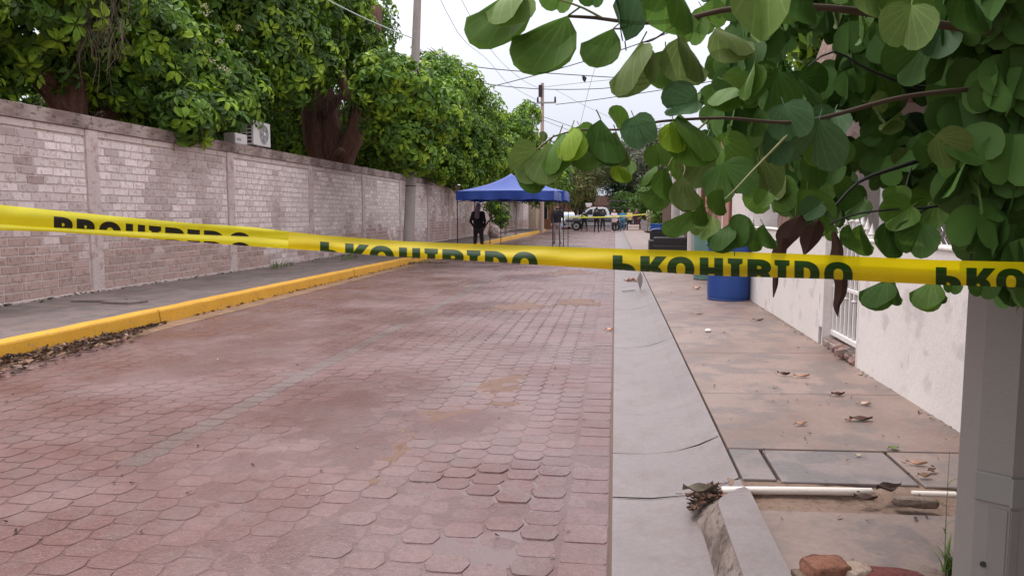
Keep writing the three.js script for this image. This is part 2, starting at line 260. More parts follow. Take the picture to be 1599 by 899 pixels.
// left: drain strip, yellow kerb, pavement slabs
{
  const s = setting('drain_strip', 'tan concrete drain strip at the foot of the yellow kerb'), R = rngOf(8);
  for (let z = 2; z < 58; z += 3.4) part('strip_slab', box(XK - 0.02, XK + 0.295, -0.1, 0.0045, -z - 3.39, -z, 0.004), M.strip, s);
  const k = setting('kerb', 'yellow painted concrete kerb along the left pavement');
  for (let z = 1.5; z < 58; z += 3.4) {
    const prof = [[XK + 0.012, -0.05], [XK, 0.05], [XK - 0.012, HL - 0.025], [XK - 0.02, HL - 0.008], [XK - 0.04, HL + 0.003], [XK - 0.15, HL + 0.005], [XK - 0.15, -0.05]], rows = [];
    for (let i = 0; i <= 12; i++) { const zz = z + 3.385 * i / 12, d = (R() - 0.5) * 0.012, e = (R() - 0.5) * 0.006; rows.push(prof.map(([x, y], j) => V(x + (j && j < 5 ? d : 0), y + (j > 1 && j < 6 ? e : 0), -zz))); }
    part('kerb_stone', [loft(rows), metreUV(extr(prof.map(([x, y]) => [x, y]), 0.01).translate(0, 0, -z - 0.006))], M.yellow, k);
  }
  const w = setting('left_pavement', 'grey brown concrete pavement below the long brick wall');
  for (let z = 1.5; z < 60; z += 2.3) {
    const t = 0.9 + 0.2 * R(), xm = XK - 0.15 - 1.02 - 0.1 * R(), th = HL - 0.006 * R();
    part('paving_slab', tint(box(xm + 0.006, XK - 0.158, -0.1, th, -z - 2.288, -z, 0.008), [t, t, t]), M.walkL, w);
    const u = 0.86 + 0.2 * R(); part('paving_slab', tint(box(XW - 0.02, xm - 0.006, -0.1, th - 0.012 * R(), -z - 2.285, -z, 0.008), [u, u, u * 0.98]), M.walkL, w);
  }
  part('broken_slab', tint(extr([[0, 0], [0.62, 0.05], [0.58, 0.3], [0.2, 0.36], [-0.06, 0.2]], 0.03, 0.006).rotateX(-Math.PI / 2).translate(-7.0, HL + 0.012, -8.9), [1.1, 1.1, 1.1]), M.walkL, w);
  part('broken_slab', tint(extr([[0, 0], [0.4, -0.05], [0.5, 0.2], [0.1, 0.22]], 0.03, 0.006).rotateX(-Math.PI / 2).translate(-6.5, HL + 0.012, -8.8), [1.1, 1.08, 1.05]), M.walkL, w);
}
// right: gutter slabs that ramp up to the pavement, a real kerb near the camera, pavement slabs
const TR0 = 3.30, TR1 = 3.07;                                       // the trench across the pavement
{
  const g = setting('gutter', 'smooth grey concrete gutter rising to the right pavement'), R = rngOf(14);
  const ramp = [[0.004, -0.05], [0.004, 0.0], [0.18, 0.002], [0.34, 0.028], [0.46, 0.068], [XS - 0.02, 0.112], [XS - 0.008, 0.114], [XS - 0.008, -0.05]];
  const kerb = [[0.004, -0.05], [0.004, 0.0], [0.20, 0.002], [0.375, 0.006], [0.395, 0.10], [0.42, 0.158], [XS - 0.012, 0.164], [XS - 0.012, -0.05]];
  const cuts = [3.42, 4.07, 7.4, 10.4, 13.7, 17, 20.3, 23.6, 26.9, 30.2, 33.5, 36.8, 40.1, 43.4, 46.7, 50, 53, 56, 59, 62];
  for (let i = 0; i + 1 < cuts.length; i++) {
    const rows = []; for (let k = 0; k <= 8; k++) { const z = lerp(cuts[i] + 0.004, cuts[i + 1] - 0.004, k / 8); rows.push(ramp.map(([x, y], j) => { const bend = j > 1 && j < 7 ? 0.006 * Math.sin(j * 1.3 + i) : 0; return V(x, y + (j > 1 && j < 7 ? (R() - 0.5) * 0.0004 : 0), -z - (k === 0 || k === 8 ? bend * (j - 1) : 0)); })); }
    const caps = [cuts[i] + 0.004].map((z) => metreUV(extr(ramp, 0.008).translate(0, 0, -z - 0.012)));
    part('gutter_slab', [loft(rows), ...caps], M.concrete, g);
  }
  const rows = []; for (let k = 0; k <= 24; k++) { const z = k < 14 ? lerp(3.41, 2.85, k / 14) : lerp(2.85, 0.8, (k - 14) / 10), t = sstep(3.36, 2.98, z), fl = sstep(3.38, 3.1, z); rows.push(ramp.map(([x, y], j) => { const q = kerb[j], kk = j === 3 ? t : j < 6 ? (j === 5 ? Math.max(t, fl * 0.7) : t) : fl; return V(lerp(x, q[0], j === 5 ? t : kk), lerp(y, q[1], kk), -z); })); }
  const face = rows.filter((r, i) => i >= 2).map((r) => [r[3], r[4], r[5]].map((q, j) => V(q.x - 0.0025, q.y + (j === 2 ? -0.004 : 0.0015), q.z)));
  part('dirty_kerb_face', loft(face), std([0.78, 0.72, 0.66], { map: rep(T.cope, 1 / 0.5), roughness: 0.85, bumpMap: rep(grain, 3), bumpScale: 0.004 }), g);
  part('kerb_slab', [loft(rows), metreUV(extr(ramp, 0.008).translate(0, 0, -3.40))], M.concrete, g);
  // packed dirt in the seam between street and gutter
  part('seam_dirt', metreUV(new THREE.PlaneGeometry(0.05, 60).rotateX(-Math.PI / 2).translate(0, -0.0035, -30.5)), std([0.12, 0.078, 0.062], { roughness: 0.95 }), g);
  const w = setting('right_pavement', 'tan concrete pavement slabs beside the white wall');
  const slab = (x0, x1, z0, z1, tn) => { const gg = box(x0, x1, -0.12, 0, -z1, -z0, 0.007), p = gg.attributes.position; for (let i = 0; i < p.count; i++) p.setY(i, p.getY(i) + walkY(p.getX(i)) - 0.002 * tn[3]); gg.computeVertexNormals(); return part('paving_slab', tint(gg, tn.slice(0, 3)), M.walk, w); };
  const zs = [3.87, 5.08, 6.57, 8.07, 9.6, 11.3, 12.8, 14.3, 15.8, 17.3, 18.9, 20.6, 22.5, 25, 28, 31, 35, 39, 44, 50, 57];
  for (let i = 0; i + 1 < zs.length; i++) { const t = 0.95 + 0.1 * R(); slab(XS + 0.006, XR + 0.14, zs[i] + 0.006, zs[i + 1] - 0.006, [t, t * 0.99, t * 0.98, R()]); }
  slab(XS + 0.006, 0.735, 3.42, 3.862, [0.86, 0.98, 1.08, 1]); slab(0.752, 1.33, 3.40, 3.862, [0.84, 0.95, 1.04, 2]); slab(1.345, XR + 0.14, 3.38, 3.862, [0.97, 1, 1, 1]);
  slab(XS + 0.006, XR + 0.14, 0.7, TR1 - 0.02, [0.98, 0.98, 0.97, 0]);
  // rough fill of the trench
  const tg = []; for (let k = 0; k <= 30; k++) { const x = lerp(XS - 0.06, XR + 0.1, k / 30); tg.push([3.45, 3.38, 3.31, 3.24, 3.17, 3.11, 3.04].map((z, j) => V(x, walkY(x) - 0.016 - (j > 2 && j < 6 ? 0.018 : 0) + 0.03 * (noiseXZ(x, z, 9, 55, 3) - 0.5) * (j === 0 || j === 6 ? 0.4 : 1), -z))); }
  part('trench_fill', loft(tg), std([0.27, 0.19, 0.145], { roughness: 0.95, bumpMap: rep(grain, 6), bumpScale: 0.008, map: rep(T.brick, 2) }), w);
  part('soil_under', metreUV(new THREE.PlaneGeometry(1.4, 60).rotateX(-Math.PI / 2).translate(1.28, 0.06, -30.6)), M.soil, w);
}

// ---------------------------------------------------------------- the long brick wall on the left
{
  const wall = thing('brick_wall', 'long whitewashed brick wall with concrete piers along the left pavement', 'wall', [XW, 0, -10]);
  const R = rngOf(77), z0 = 6.2, z1 = 66.2, CH = 0.116, BL = 0.315, yB = HL + 0.03, near = [], rest = [], piers = [];
  wpart('mortar_core', box(XW - 0.2, XW - 0.006, 0, 2.46, -z1, -z0), M.mortar, wall);
  for (let z = z0; z <= z1 + 0.1; z += 4) { piers.push(z); wpart('pier', box(XW - 0.22, XW + 0.022 + 0.006 * R(), 0, 2.5205, -z - 0.13, -z + 0.13, 0.012), M.pillar, wall); }
  for (let z = z0; z < z1; z += 4) wpart('coping', box(XW - 0.24, XW + 0.035, 2.522, 2.72 + 0.012 * R(), -z - 3.996, -z, 0.012), M.cope, wall);
  for (let z = z0; z < z1; z += 4) wpart('ledge', box(XW - 0.2, XW + 0.012, 2.425, 2.521, -z - 3.86, -z - 0.14, 0.006), M.pillar, wall);
  wpart('footing', box(XW - 0.2, XW + 0.03, 0.1, HL + 0.028, -z1, -z0, 0.01), M.pillar, wall);
  for (let b = 0; b < piers.length - 1; b++) {
    const a0 = piers[b] + 0.137, a1 = piers[b + 1] - 0.137;
    for (let r = 0; r < 19; r++) {
      const y = yB + r * CH; let z = a0 - (r % 2 ? BL / 2 : 0) - 0.05 * R();
      while (z < a1) {
        const L = BL * (0.9 + 0.2 * R()), s = Math.max(z, a0), e = Math.min(z + L, a1) - 0.014; z += L; if (e - s < 0.04) continue;
        const zc = (s + e) / 2, yc = y + CH / 2, white = sstep(0.36, 0.60, noiseXZ(zc, yc, 0.55, 91, 4) + 0.20 * (R() - 0.5) + 0.30 * sstep(0.5, 1.4, yc) - 0.14);
        const stain = sstep(0.52, 0.70, noiseXZ(zc * 1.3, yc * 0.7, 1.1, 92, 4) + 0.10 * sstep(1.9, 2.5, yc)), k = 0.88 + 0.24 * R();
        let c = mix3([0.47, 0.338, 0.302], [0.78, 0.70, 0.685], white); c = mix3(c, [0.33, 0.25, 0.228], stain * 0.55); c = c.map((q) => q * k * 1.04);
        const d = 0.0005 + 0.0065 * R() * R(), ch = 0.005 + 0.004 * R(), j = () => (R() - 0.5) * 0.009, P = [], Q = [];
        for (const [yy, zz] of [[y, s], [y, e], [y + CH - 0.012, e], [y + CH - 0.012, s]]) { const a = yy + j(), bb = zz + j() * 0.7; P.push([a, bb]); }
        const my = (P[0][0] + P[2][0]) / 2, mz = (P[0][1] + P[2][1]) / 2;
        for (const [a, bb] of P) Q.push([a - Math.sign(a - my) * ch, bb - Math.sign(bb - mz) * ch]);
        const pos = [], put = (x, q) => pos.push(XW + x, q[0], -q[1]);
        for (let i = 0; i < 4; i++) { const n = (i + 1) % 4; put(-0.02, P[i]); put(-0.02, P[n]); put(d, Q[n]); put(-0.02, P[i]); put(d, Q[n]); put(d, Q[i]); }
        const tl = (R() - 0.5) * 0.004; for (const i of [0, 1, 2, 0, 2, 3]) put(d + (i === 1 || i === 2 ? tl : 0), Q[i]);
        const g = new THREE.BufferGeometry(); g.setAttribute('position', new THREE.Float32BufferAttribute(pos, 3)); g.computeVertexNormals(); tint(metreUV(g), c);
        (zc > 9.25 && zc < 14.6 ? near : rest).push([zc, g]);
      }
    }
  }
  near.sort((a, b) => a[0] - b[0]);
  near.forEach(([z, g], i) => i < 298 ? wpart(i ? `brick_${String(i).padStart(3, '0')}` : 'brick', g, M.brick, wall) : rest.push([z, g]));
  wpart('bricks_beyond', rest.map((q) => q[1]), M.brick, wall, 'stuff');
}

// ---------------------------------------------------------------- right side: low white wall, gate, houses
function facade(name, label, z0, z1, h, mat, x = XR, depth = 3) { const o = thing(name, label, 'building', [x, 0, -(z0 + z1) / 2]); o.userData.b = [z0, z1, h, x]; wpart('wall', box(x, x + depth, 0, h, -z1, -z0, 0.01), mat, o); delete o.userData.b; return o; }
{
  const w = thing('garden_wall', 'low white plastered garden wall with chipped base, right foreground', 'wall', [XR, 0, -4]);
  const gg = new THREE.PlaneGeometry(4.8, 1.1, 96, 30).rotateY(-Math.PI / 2).translate(XR, 0.55, -3.6), p = gg.attributes.position;
  for (let i = 0; i < p.count; i++) p.setX(i, XR + 0.012 * (noiseXZ(p.getZ(i) + 20, p.getY(i), 1.6, 18, 4) - 0.5)); gg.computeVertexNormals();
  wpart('plaster_face', metreUV(gg), M.plaster, w);
  wpart('core', box(XR + 0.008, XR + 0.16, 0, 1.095, -5.995, -1.205), M.plaster, w);
  wpart('end_face', box(XR - 0.004, XR + 0.162, 0, 1.1, -6.01, -5.985, 0.004), M.plaster, w);
  wpart('cap', box(XR - 0.012, XR + 0.175, 1.1, 1.118, -6.01, -1.2, 0.006), M.plaster, w);
  const w2 = thing('garden_wall', 'low white plastered wall with a broken corner beyond the barred gate', 'wall', [XR, 0, -8.6]);
  wpart('core', box(XR, XR + 0.16, 0, 1.12, -10.6, -7.10, 0.006), M.plaster, w2);
  wpart('corner', extr([[0, 0.30], [0.10, 0.30], [0.12, 0.42], [0.085, 0.55], [0.115, 0.62], [0.115, 1.12], [-0.004, 1.12], [-0.004, 0.0], [0.02, 0.0]].map(([a, b]) => [a, b]), 0.158, 0.003).rotateY(Math.PI / 2).translate(XR + 0.08, 0.0, -6.985), M.plaster, w2);
  wpart('broken_core', box(XR + 0.012, XR + 0.15, 0, 1.10, -7.101, -7.0, 0.02), std([0.26, 0.225, 0.205], { roughness: 0.95, bumpMap: rep(grain, 4), bumpScale: 0.02 }), w2);
  wpart('cap', box(XR - 0.012, XR + 0.175, 1.122, 1.142, -10.6, -6.98, 0.006), M.plaster, w2);
  // crumbled dirt, weeds and plaster along the foot of both walls
  const R = rngOf(31), chips = []; for (let i = 0; i < 900; i++) { const z = 2.4 + 8 * R(), s = 0.003 + 0.016 * R() * R() * R(); if ((z > 5.98 && z < 7) || noiseXZ(z, 3, 2.2, 61, 3) < 0.36 + 0.3 * R()) continue; const x = XR - 0.002 - 0.09 * R() * R(); chips.push(new THREE.TetrahedronGeometry(s, 1).rotateX(R() * 3).rotateY(R() * 6).scale(1, 0.4, 1.9).translate(x, walkY(x) + 0.003, -z)); }
  const cm = part('crumbs', chips, std([0.30, 0.23, 0.18], { roughness: 0.95 }), scene); cm.name = 'plaster_crumbs'; cm.userData = { kind: 'stuff', label: 'crumbled plaster and dirt along the foot of the white wall', category: 'rubble' };
  // gate
  const g = thing('barred_gate', 'white metal gate with upright bars between the two white walls', 'gate', [XR + 0.09, 0.24, -6.5]);
  const gx = XR + 0.09, za = 6.02, zb = 6.98; wpart('bottom_rail', box(gx - 0.02, gx + 0.02, 0.24, 0.285, -zb, -za, 0.006), M.whitePaint, g); wpart('top_rail', box(gx - 0.016, gx + 0.016, 1.10, 1.135, -zb, -za, 0.006), M.whitePaint, g); wpart('middle_rail', box(gx - 0.014, gx + 0.014, 0.66, 0.69, -zb, -za, 0.005), M.whitePaint, g);
  for (let i = 0; i <= 8; i++) { const z = lerp(za + 0.03, zb - 0.03, i / 8), t = 1.15 + 0.10 * Math.sin(i / 8 * Math.PI); const b = wpart('bar', box(gx - 0.012, gx + 0.012, 0.27, t, -z - 0.012, -z + 0.012, 0.003), M.whitePaint, g);
    wpart('spear_tip', new THREE.ConeGeometry(0.026, 0.09, 6).translate(gx, t + 0.045, -z), M.whitePaint, g);
    if (i % 2) wpart('collar', new THREE.TorusGeometry(0.02, 0.007, 5, 8).rotateX(Math.PI / 2).translate(gx, 0.60, -z), M.whitePaint, g); void b; }
  const st = thing('rubble_step', 'broken concrete step with brick lumps under the barred gate', 'step', [XR + 0.1, 0, -6.5]);
  const sg = box(XR + 0.01, XR + 0.30, 0, 0.215, -6.98, -6.02, 0.02), sp = sg.attributes.position; for (let i = 0; i < sp.count; i++) { sp.setX(i, sp.getX(i) + 0.02 * (hash2(Math.round(sp.getY(i) * 900), Math.round(sp.getZ(i) * 900), 3) - 0.5)); } sg.computeVertexNormals();
  wpart('lump_bed', sg, M.cope, st);
  for (let i = 0; i < 14; i++) { const z = 6.06 + 0.88 * R(); wpart('rubble_lump', new THREE.DodecahedronGeometry(0.035 + 0.035 * R(), 0).scale(1, 0.8, 1.5).rotateY(R() * 6).translate(XR + 0.02 + 0.03 * R(), 0.15 + 0.07 * R(), -z), std([0.24 + 0.1 * R(), 0.19, 0.165], { roughness: 0.95, bumpMap: rep(grain, 2), bumpScale: 0.01 }), st); }
  // chain-link above the near wall
  const f = thing('chain_link_fence', 'galvanised chain link mesh standing on the low white wall', 'fence', [XR + 0.1, 1.118, -4.4]);
  const wm = std([0.5, 0.5, 0.5], { roughness: 0.45, metalness: 0.6 });
  for (let i = 0; i < 40; i++) { const pts = [], zc = 2.9 + i * 0.075; for (let k = 0; k <= 16; k++) pts.push(V(XR + 0.1 + (k % 2 ? 0.004 : -0.004), 1.12 + k * 0.042, -zc - ((k + 0) % 2 ? 0.0375 : -0.0375))); const gs = []; for (let k = 0; k < 16; k++) gs.push(rod(pts[k], pts[k + 1], 0.0019, 4)); wpart('wire_strand', gs, wm, f); }
  for (const z of [2.86, 4.4, 5.93]) wpart('fence_post', rod(V(XR + 0.115, 1.11, -z), V(XR + 0.115, 1.85, -z), 0.02, 8), wm, f);
  wpart('top_tube', rod(V(XR + 0.115, 1.81, -2.8), V(XR + 0.115, 1.81, -5.97), 0.016, 8), wm, f);
  const b = thing('snack_bag', 'crumpled silver snack bag with red print tied to the chain link', 'bag', [XR + 0.145, 1.2, -4.05]);
  { const pl = new THREE.SphereGeometry(1, 14, 12), q = pl.attributes.position; for (let i = 0; i < q.count; i++) { const n = 1 + 0.25 * (hash2(Math.round(q.getX(i) * 40), Math.round(q.getY(i) * 40), 9) - 0.5); q.setXYZ(i, q.getX(i) * 0.025 * n, q.getY(i) * 0.075, q.getZ(i) * 0.055 * n); } pl.computeVertexNormals(); part('foil', pl.translate(0.02, 0, 0), std([0.5, 0.47, 0.45], { roughness: 0.35, metalness: 0.4 }), b);
    for (const [y, z, s] of [[0.025, 0.02, 0.018], [0.0, -0.005, 0.022], [-0.03, 0.02, 0.015]]) part('red_print', new THREE.SphereGeometry(s, 8, 6).scale(0.3, 1, 1).translate(-0.006, y, z), std([0.6, 0.05, 0.06], { roughness: 0.4 }), b); }
  for (const [z, s, lab] of [[3.74, 0.1, 'larger terracotta pot on the low wall, nearest the steel post'], [3.95, 0.075, 'smaller terracotta pot on the low wall beside the snack bag']]) {
    const t = thing('clay_pot', lab, 'pot', [XR + 0.3, 1.0, -z], 'terracotta pots by the chain link'); const pr = [[0, 0], [s * 0.62, 0], [s * 0.95, s * 1.3], [s * 1.1, s * 1.3], [s * 1.1, s * 1.6], [s * 0.95, s * 1.6], [s * 0.85, s * 1.35], [0, s * 1.3]]; part('pot_body', new THREE.LatheGeometry(pr.map(([a, c]) => new THREE.Vector2(a, c)), 18), std([0.47, 0.25, 0.18], { roughness: 0.85 }), t);
    part('soil_fill', new THREE.CircleGeometry(s * 0.9, 12).rotateX(-Math.PI / 2).translate(0, s * 1.4, 0), M.soil, t);
  }
  { const sh2 = thing('plank_shelf', 'rough plank shelf holding the clay pots behind the chain link', 'shelf', [XR + 0.3, 0, -3.85]); wpart('plank', box(XR + 0.165, XR + 0.45, 0.965, 1.0, -4.15, -3.4, 0.006), M.greybark, sh2); for (const z of [3.45, 4.1]) wpart('leg', box(XR + 0.25, XR + 0.33, -0.1, 0.964, -z - 0.04, -z + 0.04, 0.006), M.greybark, sh2); }
  // house behind the low wall: porch roof with tiles, columns, dark openings
  const h = thing('tiled_house', 'white house with a tiled porch roof behind the chain link', 'building', [5, 0, -7.5]);
  wpart('wall', box(5.0, 5.2, -0.1, 2.75, -13, -2.2), M.plaster, h); wpart('side_wall', box(2.7, 5.0, -0.1, 2.75, -2.35, -2.2), M.plaster, h);
  wpart('porch_floor', box(2.2, 5.0, -0.12, 0.12, -13, -2.36), M.walkL.clone(), h);
  wpart('door', box(4.95, 4.998, 0.12, 2.15, -7.2, -6.2, 0.01), M.brownMetal, h); for (const z of [4.2, 9.4]) { const q = wpart('window', box(4.96, 4.998, 0.95, 2.05, -z - 0.7, -z + 0.7), M.glass, h); void q; wpart('window_frame', [box(4.94, 4.997, 0.9, 0.948, -z - 0.75, -z + 0.75), box(4.94, 4.997, 2.052, 2.1, -z - 0.75, -z + 0.75), box(4.94, 4.997, 0.95, 2.05, -z - 0.75, -z - 0.702), box(4.94, 4.997, 0.95, 2.05, -z + 0.702, -z + 0.75)], M.whitePaint, h); }
  for (const z of [3.2, 5.35, 9.5]) { wpart('column', box(2.62, 2.84, 0.1, 2.7, -z - 0.11, -z + 0.11, 0.01), M.pillar, h); }
  const rf = wpart('roof', box(2.68, 6.6, 2.75, 2.84, -12.4, -2.1, 0.01), M.pink, h);
  for (let i = 0; i < 52; i++) { const z = 2.2 + i * 0.198; const t = new THREE.CylinderGeometry(0.1, 0.085, 0.62, 8, 1, true, 0, Math.PI).rotateZ(Math.PI / 2).rotateX(Math.PI / 2 * 0); t.rotateX(-Math.PI / 2).rotateZ(0.2); const m = part(i ? `roof_tile_${String(i).padStart(3, '0')}` : 'roof_tile', t, i % 3 ? M.tile : M.pink, rf); m.position.set(2.95 - h.position.x, 2.88, -z - h.position.z); }
}
const house2 = facade('white_house', 'white plastered house front beyond the low walls, with red trim', 10.62, 13.6, 3.1, M.plaster);
wpart('red_trim', box(XR - 0.03, XR + 0.02, 0.1, 3.0, -12.6, -12.45, 0.006), M.rust, house2); wpart('door', box(XR - 0.012, XR + 0.02, 0.13, 2.2, -13.4, -12.65, 0.006), M.pink, house2);
const house3 = facade('pink_house', 'pink house front with a rust red doorway behind the green bin', 13.62, 17.0, 2.9, M.pink, XR + 0.02);
wpart('door', box(XR - 0.012, XR + 0.05, 0.13, 2.15, -15.4, -14.5, 0.006), M.rust, house3); for (const z of [14.4, 15.5]) wpart('door_post', box(XR - 0.04, XR + 0.05, 0.1, 2.4, -z - 0.07, -z + 0.07, 0.008), M.pink, house3); wpart('red_pillar', box(XR - 0.05, XR + 0.05, 0.1, 2.8, -16.5, -16.3, 0.01), M.rust, house3);
const house4 = facade('grey_house', 'pale grey house front with metal doors past the black seat', 17.02, 25.5, 3.0, std([0.52, 0.47, 0.45], { map: rep(T.plaster, 1 / 3), roughness: 0.9 }), XR + 0.03);
for (const [z, w, m] of [[18.1, 0.5, M.greyPaint], [20.2, 0.55, M.brownMetal], [22.8, 0.7, M.greyPaint]]) { const d = wpart('door', box(XR - 0.01, XR + 0.06, 0.13, 2.2, -z - w, -z + w, 0.006), m, house4); void d; wpart('canopy_slab', box(XR - 0.35, XR + 0.06, 2.45, 2.53, -z - w - 0.2, -z + w + 0.2, 0.01), M.plaster, house4); }
for (const z of [17.3, 19.2, 21.5, 24.8]) wpart('pilaster', box(XR - 0.05, XR + 0.06, 0.1, 3.02, -z - 0.12, -z + 0.12, 0.01), M.whitePaint, house4);
{ const g = thing('slatted_gate', 'brown slatted metal gate at the end of the right hand houses', 'gate', [XR + 0.05, 0.14, -28.2]); for (let i = 0; i < 36; i++) { const z = 25.7 + i * 0.145; wpart('slat', box(XR + 0.02, XR + 0.06, 0.2, 2.35, -z - 0.055, -z + 0.055), M.brownMetal, g); } for (const y of [0.35, 1.2, 2.2]) wpart('rail', box(XR + 0.061, XR + 0.10, y, y + 0.06, -30.95, -25.6), M.brownMetal, g); }
{ const o = facade('far_wall', 'peach garden wall past the brown slatted gate on the right', 31.1, 44, 2.1, M.pink, XR + 1.9, 0.2); wpart('cap', box(XR + 1.86, XR + 2.14, 2.1, 2.18, -44, -31.1, 0.01), M.plaster, o); }
// left far houses
{
  const o = thing('orange_house', 'small orange house beyond the end of the brick wall', 'building', [-8, 0, -78]); const om = std([0.62, 0.29, 0.17], { roughness: 0.85, map: rep(T.plaster, 1 / 3) });
  wpart('wall', box(-12, -4.9, -0.1, 3.0, -84, -74, 0.02), om, o); for (const x of [-6.9, -5.5]) { const q = wpart('window', box(x - 0.3, x + 0.3, 0.9, 2.1, -74.03, -73.97), M.dark, o); void q; wpart('window_frame', [box(x - 0.38, x - 0.3, 0.85, 2.15, -74.06, -73.96), box(x + 0.3, x + 0.38, 0.85, 2.15, -74.06, -73.96)], M.whitePaint, o); } wpart('roof', box(-12.2, -4.7, 3.0, 3.16, -84.2, -73.8, 0.02), M.pink, o);
  const y = thing('cream_house', 'cream house front with a tan door past the brick wall', 'building', [-8, 0, -70]); wpart('wall', box(-12, -6.9, -0.1, 2.9, -73.7, -66.4, 0.02), std([0.6, 0.5, 0.4], { roughness: 0.9, map: rep(T.plaster, 1 / 3) }), y); wpart('door', box(-6.905, -6.86, 0.1, 2.2, -70.2, -69.2, 0.01), std([0.42, 0.27, 0.13], { roughness: 0.7 }), y); wpart('window', box(-6.905, -6.87, 1.0, 2.1, -72.6, -71.4, 0.01), M.glass, y);
  const s = thing('shed_roof_house', 'low house with a rusty roof behind the pickup', 'building', [3, 0, -96]); wpart('wall', box(-6, 7, -0.1, 2.4, -100, -94, 0.02), std([0.42, 0.36, 0.33], { roughness: 0.9 }), s); wpart('roof', extr([[-6.4, 2.4], [7.4, 2.4], [6.2, 3.6], [-5.2, 3.6]], 7).translate(0, 0, -97), std([0.24, 0.15, 0.11], { roughness: 0.9 }), s); for (const x of [-4, -1, 2, 5]) wpart('window', box(x - 0.5, x + 0.5, 0.9, 1.9, -94.02, -93.95, 0.01), M.glass, s);
}

// ---------------------------------------------------------------- trees over the wall
const GM1 = std([0.13, 0.22, 0.035], { roughness: 0.7, side: THREE.DoubleSide }), GM2 = std([0.12, 0.16, 0.045], { roughness: 0.8, side: THREE.DoubleSide });
const leafMat = (o = {}) => phy([1, 1, 1], { roughness: 0.62, specularIntensity: 0.5, transmission: 0.4, thickness: 0, side: THREE.DoubleSide, ...o });
const LM = leafMat();
function palmate(seed, n = 6, len = 0.19, wid = 0.064) {            // a rosette of long leaflets, each folded along its midrib
  const R = rngOf(seed), pos = [];
  for (let i = 0; i < n; i++) {
    const a = i / n * 6.283 + (R() - 0.5) * 0.7, dr = 0.15 + 0.75 * R(), L = len * (0.75 + 0.4 * R()), w = wid * (0.8 + 0.4 * R()) / 2, up = 0.012 + 0.01 * R();
    const q = (s, side, lift) => { const y = -dr * s * s * L * 0.9 + 0.02 + lift, r = s * L * (1 - 0.25 * dr * s); return [Math.cos(a) * r - Math.sin(a) * side, y, Math.sin(a) * r + Math.cos(a) * side]; };
    const b = q(0.12, 0, 0), t = q(1, 0, 0), m1 = q(0.42, 0, 0), m2 = q(0.72, 0, 0), l1 = q(0.42, w * 0.9, up), r1 = q(0.42, -w * 0.9, up), l2 = q(0.72, w, up), r2 = q(0.72, -w, up);
    for (const tri of [[b, m1, l1], [b, r1, m1], [l1, m1, m2], [l1, m2, l2], [m1, r1, r2], [m1, r2, m2], [l2, m2, t], [m2, r2, t]]) for (const v of tri) pos.push(...v);
  }
  const g = new THREE.BufferGeometry(); g.setAttribute('position', new THREE.Float32BufferAttribute(pos, 3)); g.computeVertexNormals(); return g;
}
function leafy(seed, n = 14, len = 0.2, wid = 0.07, spread = 0.3) {   // a loose twig of small leaves for trees farther off
  const R = rngOf(seed), pos = [];
  for (let i = 0; i < n; i++) {
    const c = V((R() - 0.5) * spread * 2, (R() - 0.5) * spread, (R() - 0.5) * spread * 2), d = V(R() - 0.5, R() - 0.75, R() - 0.5).normalize(), s = d.clone().cross(V(R() - 0.5, R() + 0.2, R() - 0.5)).normalize(), w = wid / 2, L = len * (0.6 + 0.6 * R());
    const b = c, t = c.clone().addScaledVector(d, L), l = c.clone().addScaledVector(d, L * 0.5).addScaledVector(s, w), r = c.clone().addScaledVector(d, L * 0.5).addScaledVector(s, -w);
    for (const v of [b, l, t, b, t, r]) pos.push(v.x, v.y, v.z);
  }
  const g = new THREE.BufferGeometry(); g.setAttribute('position', new THREE.Float32BufferAttribute(pos, 3)); g.computeVertexNormals(); return g;
}
const PAL = [palmate(1), palmate(2, 5), palmate(3, 7, 0.17)];
const _q = new THREE.Quaternion(), _m = new THREE.Matrix4(), UPV = V(0, 1, 0);
